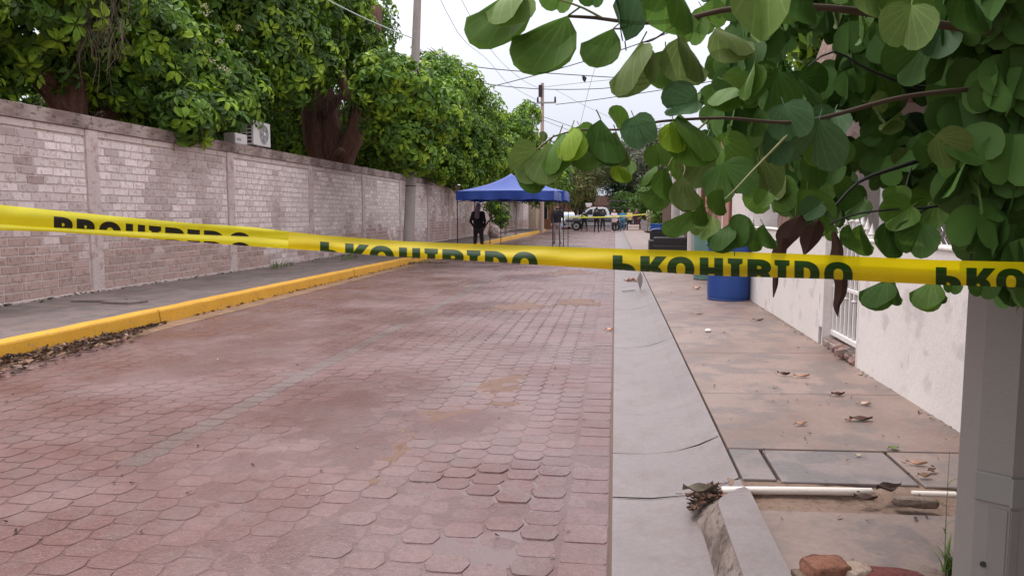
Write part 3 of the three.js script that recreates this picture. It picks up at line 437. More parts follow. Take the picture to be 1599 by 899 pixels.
function crown(tree, blobs, dens, geo, palette, seed, o = {}) {
  const R = rngOf(seed), items = [], { own = 0, size = 1, keep = () => true, lean = 0.55, inner = 0.35 } = o;
  blobs.forEach(([X, Y, Z, r, ry], bi) => {
    const n = Math.round(dens * r * r); ry = ry ?? r * 0.85;
    for (let i = 0; i < n; i++) {
      const u = R() * 2 - 1, a = R() * 6.283, s = Math.sqrt(1 - u * u), d = V(s * Math.cos(a), u, s * Math.sin(a)), lump = 0.72 + 0.55 * fbm(d.x * 0.06 + 0.3 + bi * 0.17, (d.y + d.z * 1.3) * 0.06 + 0.4, 32, 3, seed + bi), k = lump * Math.pow(lerp(inner, 1, R()), 0.5);
      const p = V(X + d.x * r * k, Y + d.y * ry * k, -Z + d.z * r * k); if (!keep(p)) { R(); R(); continue; }
      const nrm = d.clone().lerp(UPV, lean * R()).normalize(); _q.setFromUnitVectors(UPV, nrm); _q.multiply(new THREE.Quaternion().setFromAxisAngle(UPV, R() * 6.28));
      const sc = size * (0.75 + 0.55 * R()), m = new THREE.Matrix4().compose(p, _q, V(sc, sc, sc)), c = palette[Math.floor(Math.pow(R(), 1) * palette.length)], b = 0.8 + 0.4 * R();
      items.push({ p, m, c: c.map((x) => x * b), out: k, face: d.dot(p.clone().negate().normalize()), dist: p.length() });
    }
  });
  if (own) { const inv = new THREE.Matrix4().copy(tree.matrixWorld).setPosition(tree.position).invert();
    const mats = palette.map((c) => leafMat({ color: col(...c) }));
    const cand = items.filter((t) => { if (t.out < 0.8 || t.face < 0.1) return false; const v = t.p.clone().project(camera); return Math.abs(v.x) < 1.03 && Math.abs(v.y) < 1.03; }).sort((a, b) => a.dist - b.dist).slice(0, own);
    cand.forEach((t, i) => { t.gone = true; const mesh = sh(new THREE.Mesh(geo[i % geo.length], mats[i % mats.length])); mesh.name = i ? `leaf_cluster_${String(i).padStart(3, '0')}` : 'leaf_cluster'; inv.clone().multiply(t.m).decompose(mesh.position, mesh.quaternion, mesh.scale); tree.add(mesh); });
  }
  const rest = items.filter((t) => !t.gone); const im = sh(new THREE.InstancedMesh(geo[0], LM, rest.length)); im.name = 'crown'; im.userData.kind = 'stuff';
  const sh0 = new THREE.Matrix4().makeTranslation(-tree.position.x, -tree.position.y, -tree.position.z);
  rest.forEach((t, i) => { im.setMatrixAt(i, _m.multiplyMatrices(sh0, t.m)); im.setColorAt(i, col(...t.c)); }); tree.add(im); return items.length;
}
const limbs = (tree, name, list, mat = M.bark, sides = 9) => { for (const [pts, r0, r1, s] of list) wpart(name, sweep(pts.map((p) => V(...p)), (t) => lerp(r0, r1, Math.pow(t, 0.8)), sides, 0.28, s ?? 3), mat, tree); };
const G1 = [[0.070, 0.148, 0.012], [0.105, 0.212, 0.015], [0.052, 0.108, 0.012], [0.180, 0.315, 0.018], [0.31, 0.46, 0.026]];
const notTrunk = (p) => { const v = p.clone().project(camera), px = (v.x + 1) / 2 * PW, py = (1 - v.y) / 2 * PH; return !(px > 488 && px < 572 && py > 138 && py < 262 && p.z > -24) && !(px > 330 && px < 425 && py > 195 && p.z > -16.5); };
{
  const A = thing('leafy_tree', 'dense dark tree hanging over the nearest part of the brick wall', 'tree', [-9.8, 0, -12.5]); A.updateMatrixWorld();
  limbs(A, 'trunk', [[[[-9.8, -0.1, -12.5], [-9.7, 1.6, -12.6], [-9.5, 3.2, -12.4], [-9.3, 5.2, -12.2]], 0.42, 0.2, 5]]);
  limbs(A, 'limb', [[[[-9.6, 2.6, -12.5], [-9.0, 3.6, -13.6], [-8.2, 4.0, -14.6]], 0.2, 0.06, 6], [[[-9.6, 3, -12.4], [-9.3, 4.3, -10.6], [-9.0, 5, -9.0]], 0.2, 0.06, 7], [[[-9.4, 4.4, -12.3], [-9.6, 6, -14.5], [-9.4, 7, -16.5]], 0.18, 0.06, 8]]);
  crown(A, [[-9.6, 4.6, 8.6, 1.9], [-9.5, 5.2, 11.2, 2.1], [-9.0, 4.3, 13.6, 1.6], [-8.55, 4.0, 15.3, 1.35], [-7.75, 3.15, 13.4, 0.8], [-7.5, 3.0, 12.5, 0.55], [-7.45, 2.85, 14.0, 0.5], [-7.42, 2.62, 14.6, 0.3, 0.3], [-8.1, 3.6, 14.2, 0.9], [-9.6, 6.6, 15.6, 2.3], [-10.2, 6.6, 11, 2.4], [-10.6, 3.6, 10.5, 1.7], [-10.4, 3.4, 14.5, 1.7], [-8.9, 5.6, 17.2, 1.7], [-10.3, 3.6, 17.5, 1.6]], 330, PAL, G1, 101, { own: 290, keep: notTrunk, size: 1.25 });
  // dry hanging vine tangle
  const R = rngOf(55), vs = []; for (let i = 0; i < 90; i++) { const c = atZ(155 + (R() - 0.5) * 70, -20 + R() * 90, 10.6 + R() * 0.6), L = 0.2 + 0.55 * R() * R() + 0.1, dx = (R() - 0.5) * 0.5; vs.push(sweep([c, c.clone().add(V(dx * 0.5, -L * 0.4, (R() - 0.5) * 0.2)), c.clone().add(V(dx, -L, (R() - 0.5) * 0.3))], () => 0.004, 3)); }
  wpart('dry_vines', vs, std([0.17, 0.12, 0.095], { roughness: 0.95 }), A, 'stuff');
  const fl = []; for (let i = 0; i < 46; i++) { if (i > 22) break; const c = atZ(60 + R() * 330, R() * 225, 12.6 + R() * 0.8); for (let k = 0; k < 16; k++) fl.push(new THREE.TetrahedronGeometry(0.010 + 0.012 * R(), 0).rotateX(R() * 6).rotateY(R() * 6).translate(c.x + (R() - 0.5) * 0.13, c.y + (R() - 0.5) * 0.09, c.z + (R() - 0.5) * 0.13)); }
  wpart('pale_blossoms', fl, std([0.46, 0.42, 0.26], { roughness: 0.9 }), A, 'stuff');

  const B = thing('thick_trunk_tree', 'tree with a thick forked reddish trunk standing just behind the brick wall', 'tree', [-8.75, 0, -22]); B.updateMatrixWorld();
  const b0 = atZ(520, 250, 22.3); const bx = b0.x;
  limbs(B, 'trunk', [[[[bx, -0.1, -22.3], [bx - 0.02, 1.6, -22.3], [bx, 2.9, -22.3], [bx - 0.15, 4.0, -22.3], [bx - 0.35, 5.4, -22.3], [bx - 0.5, 7.4, -22.2]], 0.6, 0.2, 11]], M.bark, 14);
  limbs(B, 'limb', [[[[bx + 0.1, 2.0, -22.2], [bx + 0.45, 3.1, -22.1], [bx + 0.95, 4.2, -22.2], [bx + 1.15, 5.6, -22.6], [bx + 1.2, 7.6, -23]], 0.42, 0.16, 12], [[[bx - 0.2, 2.2, -22.1], [bx - 0.42, 3.2, -22.0], [bx - 0.48, 4.4, -21.7], [bx - 0.3, 6, -21.2]], 0.38, 0.14, 13],
    [[[bx - 0.1, 4.3, -22.0], [bx + 0.6, 4.75, -21.6], [bx + 1.6, 4.7, -21.5]], 0.17, 0.05, 14], [[[bx + 0.3, 3.0, -21.8], [bx + 0.55, 3.1, -21.5], [bx + 0.62, 3.0, -21.4]], 0.2, 0.14, 15], [[[bx + 0.75, 4.6, -21.6], [bx + 0.6, 5.6, -21.4], [bx + 0.5, 7.1, -21.3]], 0.13, 0.12, 16]], M.bark, 11);
  limbs(B, 'limb', [[[[-9.6, 1.8, -19.6], [-9.9, 3.2, -19.4], [-10.5, 4.6, -19.2]], 0.4, 0.2, 19], [[[-9.2, 2.4, -19.9], [-9.6, 2.9, -19.2], [-9.7, 2.9, -17.8]], 0.2, 0.1, 20]]);
  const keepB = (p) => notTrunk(p);
  crown(B, [[-9.2, 7.3, 20.6, 2.5], [-9.5, 7.8, 25.2, 2.2], [-8.3, 5.2, 18.9, 1.35], [-8.8, 6.3, 17.6, 1.7], [-8.2, 6.4, 22.4, 1.35], [-8.1, 4.6, 17.8, 1.0], [-8.2, 5.9, 24.3, 1.2], [-8.4, 4.3, 24.6, 0.9], [-11.4, 4.1, 25, 2.0], [-11.5, 4.4, 30, 2.4], [-11.3, 3.8, 20.5, 1.9], [-12.2, 7.5, 26, 2.6], [-10.5, 8.6, 23, 2.2]], 250, PAL, G1, 202, { own: 290, keep: keepB, size: 1.4 });
  const vb = [], R2 = rngOf(56); for (let i = 0; i < 70; i++) { const c = V(bx - 0.4 + 1.5 * R2(), 4.6 + 0.4 * R2(), -21.6 + 0.5 * R2()), L = 0.4 + 1.2 * R2() * R2(); vb.push(sweep([c, c.clone().add(V((R2() - 0.5) * 0.2, -L * 0.5, 0)), c.clone().add(V((R2() - 0.5) * 0.3, -L, 0))], () => 0.008, 3)); }
  wpart('hanging_roots', vb, std([0.13, 0.08, 0.06], { roughness: 0.95 }), B, 'stuff');

  const C = thing('leafy_tree', 'bright round leafy tree spilling over the wall above the blue canopy', 'tree', [-8.3, 0, -31]); C.updateMatrixWorld();
  limbs(C, 'trunk', [[[[-8.5, -0.1, -31], [-8.3, 2, -31.2], [-7.9, 4, -31.6], [-7.5, 6, -32]], 0.34, 0.12, 21]]); limbs(C, 'limb', [[[[-8.2, 2.6, -31.2], [-7.4, 4, -28.8], [-7.3, 5.4, -27]], 0.18, 0.05, 22], [[[-8, 3.2, -31.4], [-6.9, 4.6, -34.5], [-6.2, 5.2, -38]], 0.18, 0.05, 23]]);
  crown(C, [[-5.75, 4.5, 18.9, 1.05], [-5.3, 4.2, 19.4, 0.95], [-5.5, 3.3, 19.2, 0.8], [-5.25, 2.85, 19.6, 0.6], [-5.1, 3.9, 20.4, 1.0], [-6.3, 3.7, 20.2, 0.6], [-6.2, 4.9, 21, 0.9], [-5.6, 4.6, 22, 1.1], [-7.9, 5.2, 26.6, 1.75], [-7.6, 5.5, 29.5, 2.1], [-7.2, 4.6, 32.2, 2.0], [-7.0, 5.6, 34.6, 2.1], [-6.7, 4.2, 35.6, 1.8], [-7.2, 6.6, 32.5, 1.7], [-7.65, 7.0, 31, 1.25], [-6.3, 4.3, 39, 1.9], [-7.2, 3.45, 27.2, 0.95], [-7.0, 3.3, 30, 1.0], [-6.8, 3.2, 33.5, 1.1], [-5.6, 6.0, 42, 1.3], [-5.2, 7.2, 45.2, 0.9], [-5.9, 5.1, 43.5, 1.8], [-9, 4.2, 30, 2.0], [-9, 4.5, 35, 2.2]], 210, PAL, [[0.092, 0.190, 0.014], [0.145, 0.270, 0.018], [0.068, 0.145, 0.013], [0.33, 0.47, 0.028], [0.20, 0.34, 0.02]], 303, { own: 290, size: 1.45 });
  const R3 = rngOf(57), dr = []; for (let i = 0; i < 60; i++) { const c = atZ(680 + (R3() - 0.5) * 26, 92 + (R3() - 0.5) * 24, 31.6 + R3()); dr.push(rod(c, c.clone().add(V((R3() - 0.5) * 0.7, 0.3 - 0.7 * R3(), (R3() - 0.5) * 0.5)), 0.02, 4, 0.006)); } wpart('dead_twigs', dr, std([0.16, 0.085, 0.06], { roughness: 0.95 }), C, 'stuff');

  const LE = leafy(9, 16, 0.34, 0.10, 0.42), LF = leafy(10, 18, 0.55, 0.07, 0.5), LS = leafy(12, 16, 0.3, 0.11, 0.38);
  const ft = (name, label, base, blobs, geo, pal, seed, dens) => { const t = thing(name, label, 'tree', base, 'trees at the far end of the street'); const tp = blobs[0]; limbs(t, 'trunk', [[[[base[0], -0.15, base[2]], [base[0] * 0.7 + tp[0] * 0.3, tp[1] * 0.5, lerp(base[2], -tp[2], 0.3)], [tp[0], tp[1], -tp[2]]], 0.28, 0.1, seed]]); crown(t, blobs, dens, [geo], pal, seed, { inner: 0.2 }); };
  ft('leafy_tree', 'green tree behind the canopies, right of the round leafy tree', [-9, 0, -56], [[-6.4, 4.6, 54, 2.6], [-5.6, 3.9, 58, 2.4], [-6.8, 5.4, 60, 2.8], [-7.6, 4.4, 49, 2.2]], LE, G1, 404, 80);
  ft('willow_tree', 'yellowish drooping tree above the second blue canopy', [-5.2, 0, -72], [[-3.9, 4.9, 72, 2.5, 2.2], [-5.4, 5.6, 76, 3.0], [-3.4, 3.6, 71, 1.8, 1.6], [-2.9, 5.9, 78, 2.3]], LF, [[0.17, 0.19, 0.045], [0.12, 0.15, 0.04], [0.21, 0.19, 0.06], [0.09, 0.12, 0.03]], 505, 85);
  ft('broad_tree', 'dark green tree behind the police pickup', [-4.6, 0, -86], [[-4.2, 3.6, 84, 2.2], [-5.8, 4.6, 88, 3.0], [-2.6, 6.2, 90, 1.4]], LE, [[0.03, 0.07, 0.02], [0.045, 0.09, 0.022]], 606, 75);
  ft('broad_tree', 'dark tree in the gap behind the bystanders', [0.9, 0, -84], [[0.6, 5.2, 82, 2.7], [1.4, 7.2, 85, 2.9], [-0.6, 7.0, 86, 1.6], [2.6, 4.6, 80, 2.4]], LE, [[0.035, 0.075, 0.025], [0.05, 0.10, 0.03]], 707, 80);
  ft('broad_tree', 'tree with pale dusty foliage at the right end of the street', [4.2, 0, -76], [[3.2, 5.6, 76, 2.4], [4.6, 7.2, 78, 3.0], [3.6, 4.2, 74, 1.8], [2.4, 7.4, 79, 2.0]], LE, [[0.12, 0.13, 0.075], [0.09, 0.11, 0.05], [0.15, 0.14, 0.09]], 808, 85);
  ft('leafy_bush', 'bright green bush behind the bystanders on the right', [2.2, 0, -75], [[2.2, 2.0, 73, 1.5], [0.9, 2.3, 75, 1.5], [3.4, 3.0, 71, 1.6]], LS, [[0.10, 0.20, 0.03], [0.15, 0.26, 0.04], [0.07, 0.14, 0.025]], 909, 110);
  ft('leafy_bush', 'small green bush beside the brown slatted gate', [2.9, 0, -51], [[2.85, 1.3, 50.5, 0.6, 0.8], [3.1, 0.8, 51.2, 0.7]], LS, [[0.12, 0.22, 0.03], [0.16, 0.26, 0.05]], 910, 130);
  ft('garden_tree', 'tree in the garden behind the white house front', [3.6, 0, -12], [[3.3, 4.2, 12, 1.2], [4.4, 4.6, 14, 1.4]], LS, G1, 911, 130);
  const gt = thing('rough_trunk', 'rough grey brown trunk standing behind the low white wall', 'tree trunk', [2.15, 0, -9.3]); limbs(gt, 'trunk', [[[[2.2, -0.1, -9.4], [2.15, 1.2, -9.3], [2.25, 2.3, -9.3], [2.6, 3.4, -9.6], [3.2, 4.2, -11]], 0.24, 0.14, 29]], M.greybark, 10);
}
// ---------------------------------------------------------------- air-conditioner units on the wall
{
  const acM = std([0.66, 0.62, 0.60], { roughness: 0.5 }), ac = thing('air_conditioner', 'white outdoor cooling unit with round fan standing on the brick wall', 'air conditioner', [XW - 0.20, 2.735, -15.75]);
  part('casing', new RoundedBoxGeometry(0.30, 0.52, 0.80, 2, 0.02).translate(0, 0.30, 0), acM, ac);
  part('fan_guard', [new THREE.TorusGeometry(0.20, 0.012, 6, 26), new THREE.TorusGeometry(0.14, 0.006, 5, 22), new THREE.TorusGeometry(0.08, 0.006, 5, 18)].map((g) => g.rotateY(Math.PI / 2).translate(0.153, 0.30, -0.08)), std([0.42, 0.39, 0.39], { roughness: 0.5 }), ac);
  const fan = part('fan', new THREE.CircleGeometry(0.2, 26).rotateY(Math.PI / 2).translate(0.1515, 0.30, -0.08), std([0.20, 0.18, 0.18], { roughness: 0.6 }), ac); part('hub', new THREE.SphereGeometry(0.045, 12, 8).scale(0.5, 1, 1).translate(0.16, 0.30, -0.08), acM, fan);
  for (let i = 0; i < 5; i++) { const bl = extr([[0, 0.02], [0.06, 0.05], [0.09, 0.16], [0.02, 0.19], [-0.02, 0.1]], 0.004).rotateX(i * 1.2566).rotateY(0); part('blade', extr([[0, 0.02], [0.06, 0.05], [0.09, 0.16], [0.02, 0.19], [-0.02, 0.1]], 0.004).rotateZ(i * 1.2566).rotateY(Math.PI / 2).translate(0.154, 0.30, -0.08), std([0.30, 0.28, 0.28], { roughness: 0.6 }), fan); void bl; }
  for (let i = 0; i < 6; i++) for (let j = 0; j < 2; j++) part('grille_slot', box(-0.11 + j * 0.12, -0.02 + j * 0.12, 0.09 + i * 0.075, 0.135 + i * 0.075, 0.4, 0.4035), M.dark, ac);
  for (const z of [-0.3, 0.3]) part('foot', box(-0.15, 0.15, -0.006, 0.045, z - 0.03, z + 0.03), M.dark, ac);
  const a2 = thing('air_conditioner', 'smaller white cooling unit lying on the wall left of the fan unit', 'air conditioner', [XW - 0.2, 2.735, -14.85]);
  part('casing', new RoundedBoxGeometry(0.26, 0.22, 0.5, 2, 0.02).translate(0, 0.11, 0), acM, a2); part('vent', box(0.1305, 0.133, 0.07, 0.12, 0.02, 0.2), M.greyPaint, a2); part('pipe', sweep([V(0, 0.16, -0.25), V(0, 0.18, -0.4), V(0, 0.14, -0.5)], () => 0.018, 6), acM, a2);
}
// ---------------------------------------------------------------- poles and wires
{
  const b = onGround(637, 401, HL), p = thing('utility_pole', 'concrete utility pole on the left pavement, rising through the leafy tree', 'utility pole', b);
  const tp = atZ(651, 20, 20.4), dir = tp.clone().sub(b).multiplyScalar(1.35); part('shaft', sweep([V(0, -0.05, 0), dir.clone().multiplyScalar(0.5), dir], (t) => lerp(0.155, 0.09, t), 14), M.pole, p);
  for (const h of [1.9, 2.2]) part('band', new THREE.TorusGeometry(0.15, 0.008, 5, 16).rotateX(Math.PI / 2).translate(dir.x * h / dir.y, h, dir.z * h / dir.y), M.cable, p);
  const q = atZ(847, 137, 50), p2 = thing('utility_pole', 'distant utility pole with a crossarm in the white sky', 'utility pole', [q.x, HL, -50]);
  const H = q.y - HL + 0.3; part('shaft', sweep([V(0, -0.05, 0), V(0, H, 0)], (t) => lerp(0.15, 0.11, t), 10), std([0.42, 0.31, 0.27], { roughness: 0.85 }), p2); const ya = atZ(847, 161, 50).y - HL; part('crossarm', box(-0.35, 0.92, ya - 0.05, ya + 0.05, 0.13, 0.22), M.greyPaint, p2);
  for (const x of [-0.28, 0.85]) part('insulator', new THREE.CylinderGeometry(0.05, 0.07, 0.34, 8).translate(x, ya + 0.2, 0.17), M.dark, p2); part('transformer', new THREE.CylinderGeometry(0.13, 0.13, 0.75, 10).translate(-0.1, H - 0.55, 0.3), M.dark, p2);
  const wire = (label, pts, r, m = M.cable) => { const t = tw('cable', label, pts.map(([x, y, z]) => atZ(x, y, z)), r, m); return t; };
  function tw(name, label, pts, r, m) { const o = part(name, sweep(pts, () => r, 4), m, scene); o.name = numbered(name); o.userData = { label, category: 'cable', group: 'overhead cables' }; return o; }
  wire('black cable sagging across the sky above the distant pole, uppermost on its left', [[700, 98, 34], [765, 107, 35], [900, 117, 37], [1000, 122, 38], [1180, 116, 38]], 0.02);
  wire('black cable climbing from the leafy tree to the upper right of the sky', [[720, 146, 34], [780, 132, 34], [870, 108, 32], [975, 76, 29], [1060, 45, 27], [1300, -50, 24]], 0.018);
  wire('black cable passing just below the top of the distant pole', [[700, 120, 48], [775, 133, 49], [847, 139, 49.7], [940, 138, 49], [1040, 126, 46], [1200, 108, 40]], 0.024);
  wire('black cable from the end of the crossarm towards the right', [[868, 163, 49.8], [920, 157, 48], [975, 149, 46], [1060, 136, 43], [1200, 110, 38]], 0.022);
  wire('thin cable running from the top edge down behind the round leafy tree', [[676, -25, 30], [713, 48, 32], [760, 92, 38], [800, 135, 46], [846, 160, 49.7]], 0.011);
  wire('thin cable running down from the top edge, right of the other thin one', [[708, -25, 30], [738, 32, 33], [775, 88, 38], [815, 124, 44], [846, 140, 49.7]], 0.011);
  wire('lowest pair of thin cables leaving the distant pole to the right, upper one', [[848, 182, 49.8], [880, 193, 52], [915, 205, 56]], 0.018); wire('lowest pair of thin cables leaving the distant pole to the right, lower one', [[848, 187, 49.8], [875, 198, 52], [905, 209, 56]], 0.014);
  wire('faint near vertical cable in the sky right of the distant pole', [[941, 70, 45], [925, 120, 45], [905, 200, 50]], 0.010);
  wire('thin cable slanting from above the crossarm to the lower right', [[868, 140, 50], [900, 158, 52], [950, 182, 55], [1000, 205, 58]], 0.010);
  wire('thin cable level with the distant pole top, just under the sagging one', [[847, 136, 49.8], [960, 124, 47], [1100, 118, 44]], 0.012);
  wire('pale thick cable slanting through the left tree crown to the near pole', [[430, -45, 15], [512, 0, 16.6], [575, 31, 18], [645, 60, 20.2]], 0.013, M.cableLight);
  const s = atZ(912, 117, 37.5), bd = thing('hanging_bird', 'small dark bird shape hanging from the sagging cable', 'bird', s); part('body', new THREE.SphereGeometry(0.09, 8, 8).scale(0.9, 1.9, 0.9).rotateZ(0.25).translate(0, -0.16, 0), M.dark, bd); part('wing', extr([[0, 0], [0.14, -0.1], [0.06, -0.34], [-0.02, -0.2]], 0.03).translate(0, -0.04, 0.05), M.dark, bd);
}

// ---------------------------------------------------------------- surface nets: one continuous skin from a distance field
function nets(f, lo, hi, cell, colorOf) {
  const nx = Math.ceil((hi[0] - lo[0]) / cell), ny = Math.ceil((hi[1] - lo[1]) / cell), nz = Math.ceil((hi[2] - lo[2]) / cell), sx = 1, sy = nx + 1, sz = (nx + 1) * (ny + 1), val = new Float32Array(sz * (nz + 1));
  for (let k = 0; k <= nz; k++) for (let j = 0; j <= ny; j++) for (let i = 0; i <= nx; i++) val[i + j * sy + k * sz] = f(lo[0] + i * cell, lo[1] + j * cell, lo[2] + k * cell);
  const id = new Int32Array(nx * ny * nz).fill(-1), pos = [], colr = [], idx = [];
  for (let k = 0; k < nz; k++) for (let j = 0; j < ny; j++) for (let i = 0; i < nx; i++) {
    let n = 0, x = 0, y = 0, z = 0; const b = i + j * sy + k * sz, E = (a, c, A, C) => { const p = val[b + a[0] + a[1] * sy + a[2] * sz], q = val[b + c[0] + c[1] * sy + c[2] * sz]; if ((p < 0) !== (q < 0)) { const t = p / (p - q); x += lerp(a[0], c[0], t); y += lerp(a[1], c[1], t); z += lerp(a[2], c[2], t); n++; } };
    const s0 = val[b] < 0; let same = true; for (let c = 1; c < 8; c++) if ((val[b + (c & 1) + ((c >> 1) & 1) * sy + (c >> 2) * sz] < 0) !== s0) { same = false; break; } if (same) continue;
    for (let u = 0; u < 2; u++) for (let v = 0; v < 2; v++) { E([0, u, v], [1, u, v]); E([u, 0, v], [u, 1, v]); E([u, v, 0], [u, v, 1]); }
    id[i + j * nx + k * nx * ny] = pos.length / 3; const X = lo[0] + (i + x / n) * cell, Y = lo[1] + (j + y / n) * cell, Z = lo[2] + (k + z / n) * cell; pos.push(X, Y, Z); if (colorOf) colr.push(...colorOf(X, Y, Z));
  }
  const I = (i, j, k) => id[i + j * nx + k * nx * ny], quad = (a, b, c, d, fl) => { if (a < 0 || b < 0 || c < 0 || d < 0) return; fl ? idx.push(a, b, c, a, c, d) : idx.push(a, c, b, a, d, c); };
  for (let k = 1; k < nz; k++) for (let j = 1; j < ny; j++) for (let i = 1; i < nx; i++) {
    const b = i + j * sy + k * sz, v = val[b] < 0;
    if (v !== (val[b + sx] < 0)) quad(I(i, j - 1, k - 1), I(i, j, k - 1), I(i, j, k), I(i, j - 1, k), v);
    if (v !== (val[b + sy] < 0)) quad(I(i - 1, j, k - 1), I(i - 1, j, k), I(i, j, k), I(i, j, k - 1), v);
    if (v !== (val[b + sz] < 0)) quad(I(i - 1, j - 1, k), I(i, j - 1, k), I(i, j, k), I(i - 1, j, k), v);
  }
  const g = new THREE.BufferGeometry(); g.setAttribute('position', new THREE.Float32BufferAttribute(pos, 3)); if (colorOf) g.setAttribute('color', new THREE.Float32BufferAttribute(colr, 3)); g.setIndex(idx); g.computeVertexNormals(); return g;
}
function cap(px, py, pz, a, b, ra, rb) { const dx = b[0] - a[0], dy = b[1] - a[1], dz = b[2] - a[2], t = clamp(((px - a[0]) * dx + (py - a[1]) * dy + (pz - a[2]) * dz) / (dx * dx + dy * dy + dz * dz || 1)); return Math.hypot(px - a[0] - dx * t, py - a[1] - dy * t, pz - a[2] - dz * t) - lerp(ra, rb, t); }
const smin = (a, b, k) => { const h = Math.max(k - Math.abs(a - b), 0) / k; return Math.min(a, b) - h * h * k / 4; };
const ell = (x, y, z, cx, cy, cz, rx, ry, rz) => { const k = Math.hypot((x - cx) / rx, (y - cy) / ry, (z - cz) / rz); return (k - 1) * Math.min(rx, ry, rz); };
// a head (chin at 0, crown at 0.235, facing +z) and a slightly curled left hand (wrist at 0, fingers along -y, palm towards +x)
const headF = (x, y, z) => { const ax = Math.abs(x);
  let d = ell(x, y, z, 0, 0.135, -0.012, 0.076, 0.098, 0.094); d = smin(d, ell(x, y, z, 0, 0.065, 0.022, 0.058, 0.066, 0.066), 0.04); d = smin(d, ell(x, y, z, 0, 0.02, 0.055, 0.026, 0.022, 0.028), 0.03);
  d = smin(d, cap(x, y, z, [0, 0.122, 0.083], [0, 0.082, 0.104], 0.009, 0.014), 0.016); d = smin(d, cap(ax, y, z, [0.006, 0.078, 0.092], [0.014, 0.078, 0.09], 0.010, 0.007), 0.01); d = smin(d, cap(ax, y, z, [0.012, 0.138, 0.082], [0.046, 0.138, 0.066], 0.009, 0.008), 0.015);
  d = -smin(-d, ell(ax, y, z, 0.031, 0.117, 0.092, 0.017, 0.012, 0.014), 0.01); d = smin(d, ell(ax, y, z, 0.031, 0.117, 0.070, 0.014, 0.012, 0.013), 0.004); d = smin(d, cap(ax, y, z, [0, 0.052, 0.084], [0.02, 0.051, 0.075], 0.007, 0.004), 0.006);
  d = smin(d, ell(ax, y, z, 0.078, 0.105, -0.008, 0.010, 0.032, 0.02), 0.01); return smin(d, cap(x, y, z, [0, 0.05, -0.025], [0, -0.05, -0.03], 0.052, 0.056), 0.03); };
const fingers = [[0.030, 0.078, 0.0085], [0.010, 0.088, 0.009], [-0.011, 0.082, 0.0085], [-0.031, 0.064, 0.0075]];
const handF = (x, y, z) => { let d = ell(x, y, z, 0, -0.05, 0, 0.018, 0.054, 0.042); d = smin(d, cap(x, y, z, [0, 0.02, 0], [0, -0.02, 0], 0.027, 0.027), 0.02);
  for (const [fz, L, r] of fingers) { const a = [0, -0.085, fz], b = [0.006, -0.085 - L * 0.48, fz * 1.1], c = [0.024, -0.085 - L * 0.85, fz * 1.1], e = [0.042, -0.085 - L * 0.95, fz * 1.08]; d = smin(d, Math.min(cap(x, y, z, a, b, r * 1.1, r), cap(x, y, z, b, c, r, r * 0.92), cap(x, y, z, c, e, r * 0.92, r * 0.8)), 0.006); }
  return smin(d, Math.min(cap(x, y, z, [0.006, -0.025, 0.03], [0.018, -0.06, 0.052], 0.013, 0.011), cap(x, y, z, [0.018, -0.06, 0.052], [0.03, -0.09, 0.05], 0.011, 0.009)), 0.01); };
const HEAD = nets(headF, [-0.1, -0.06, -0.125], [0.1, 0.245, 0.135], 0.0075), HAND = nets(handF, [-0.04, -0.185, -0.06], [0.07, 0.06, 0.08], 0.006);
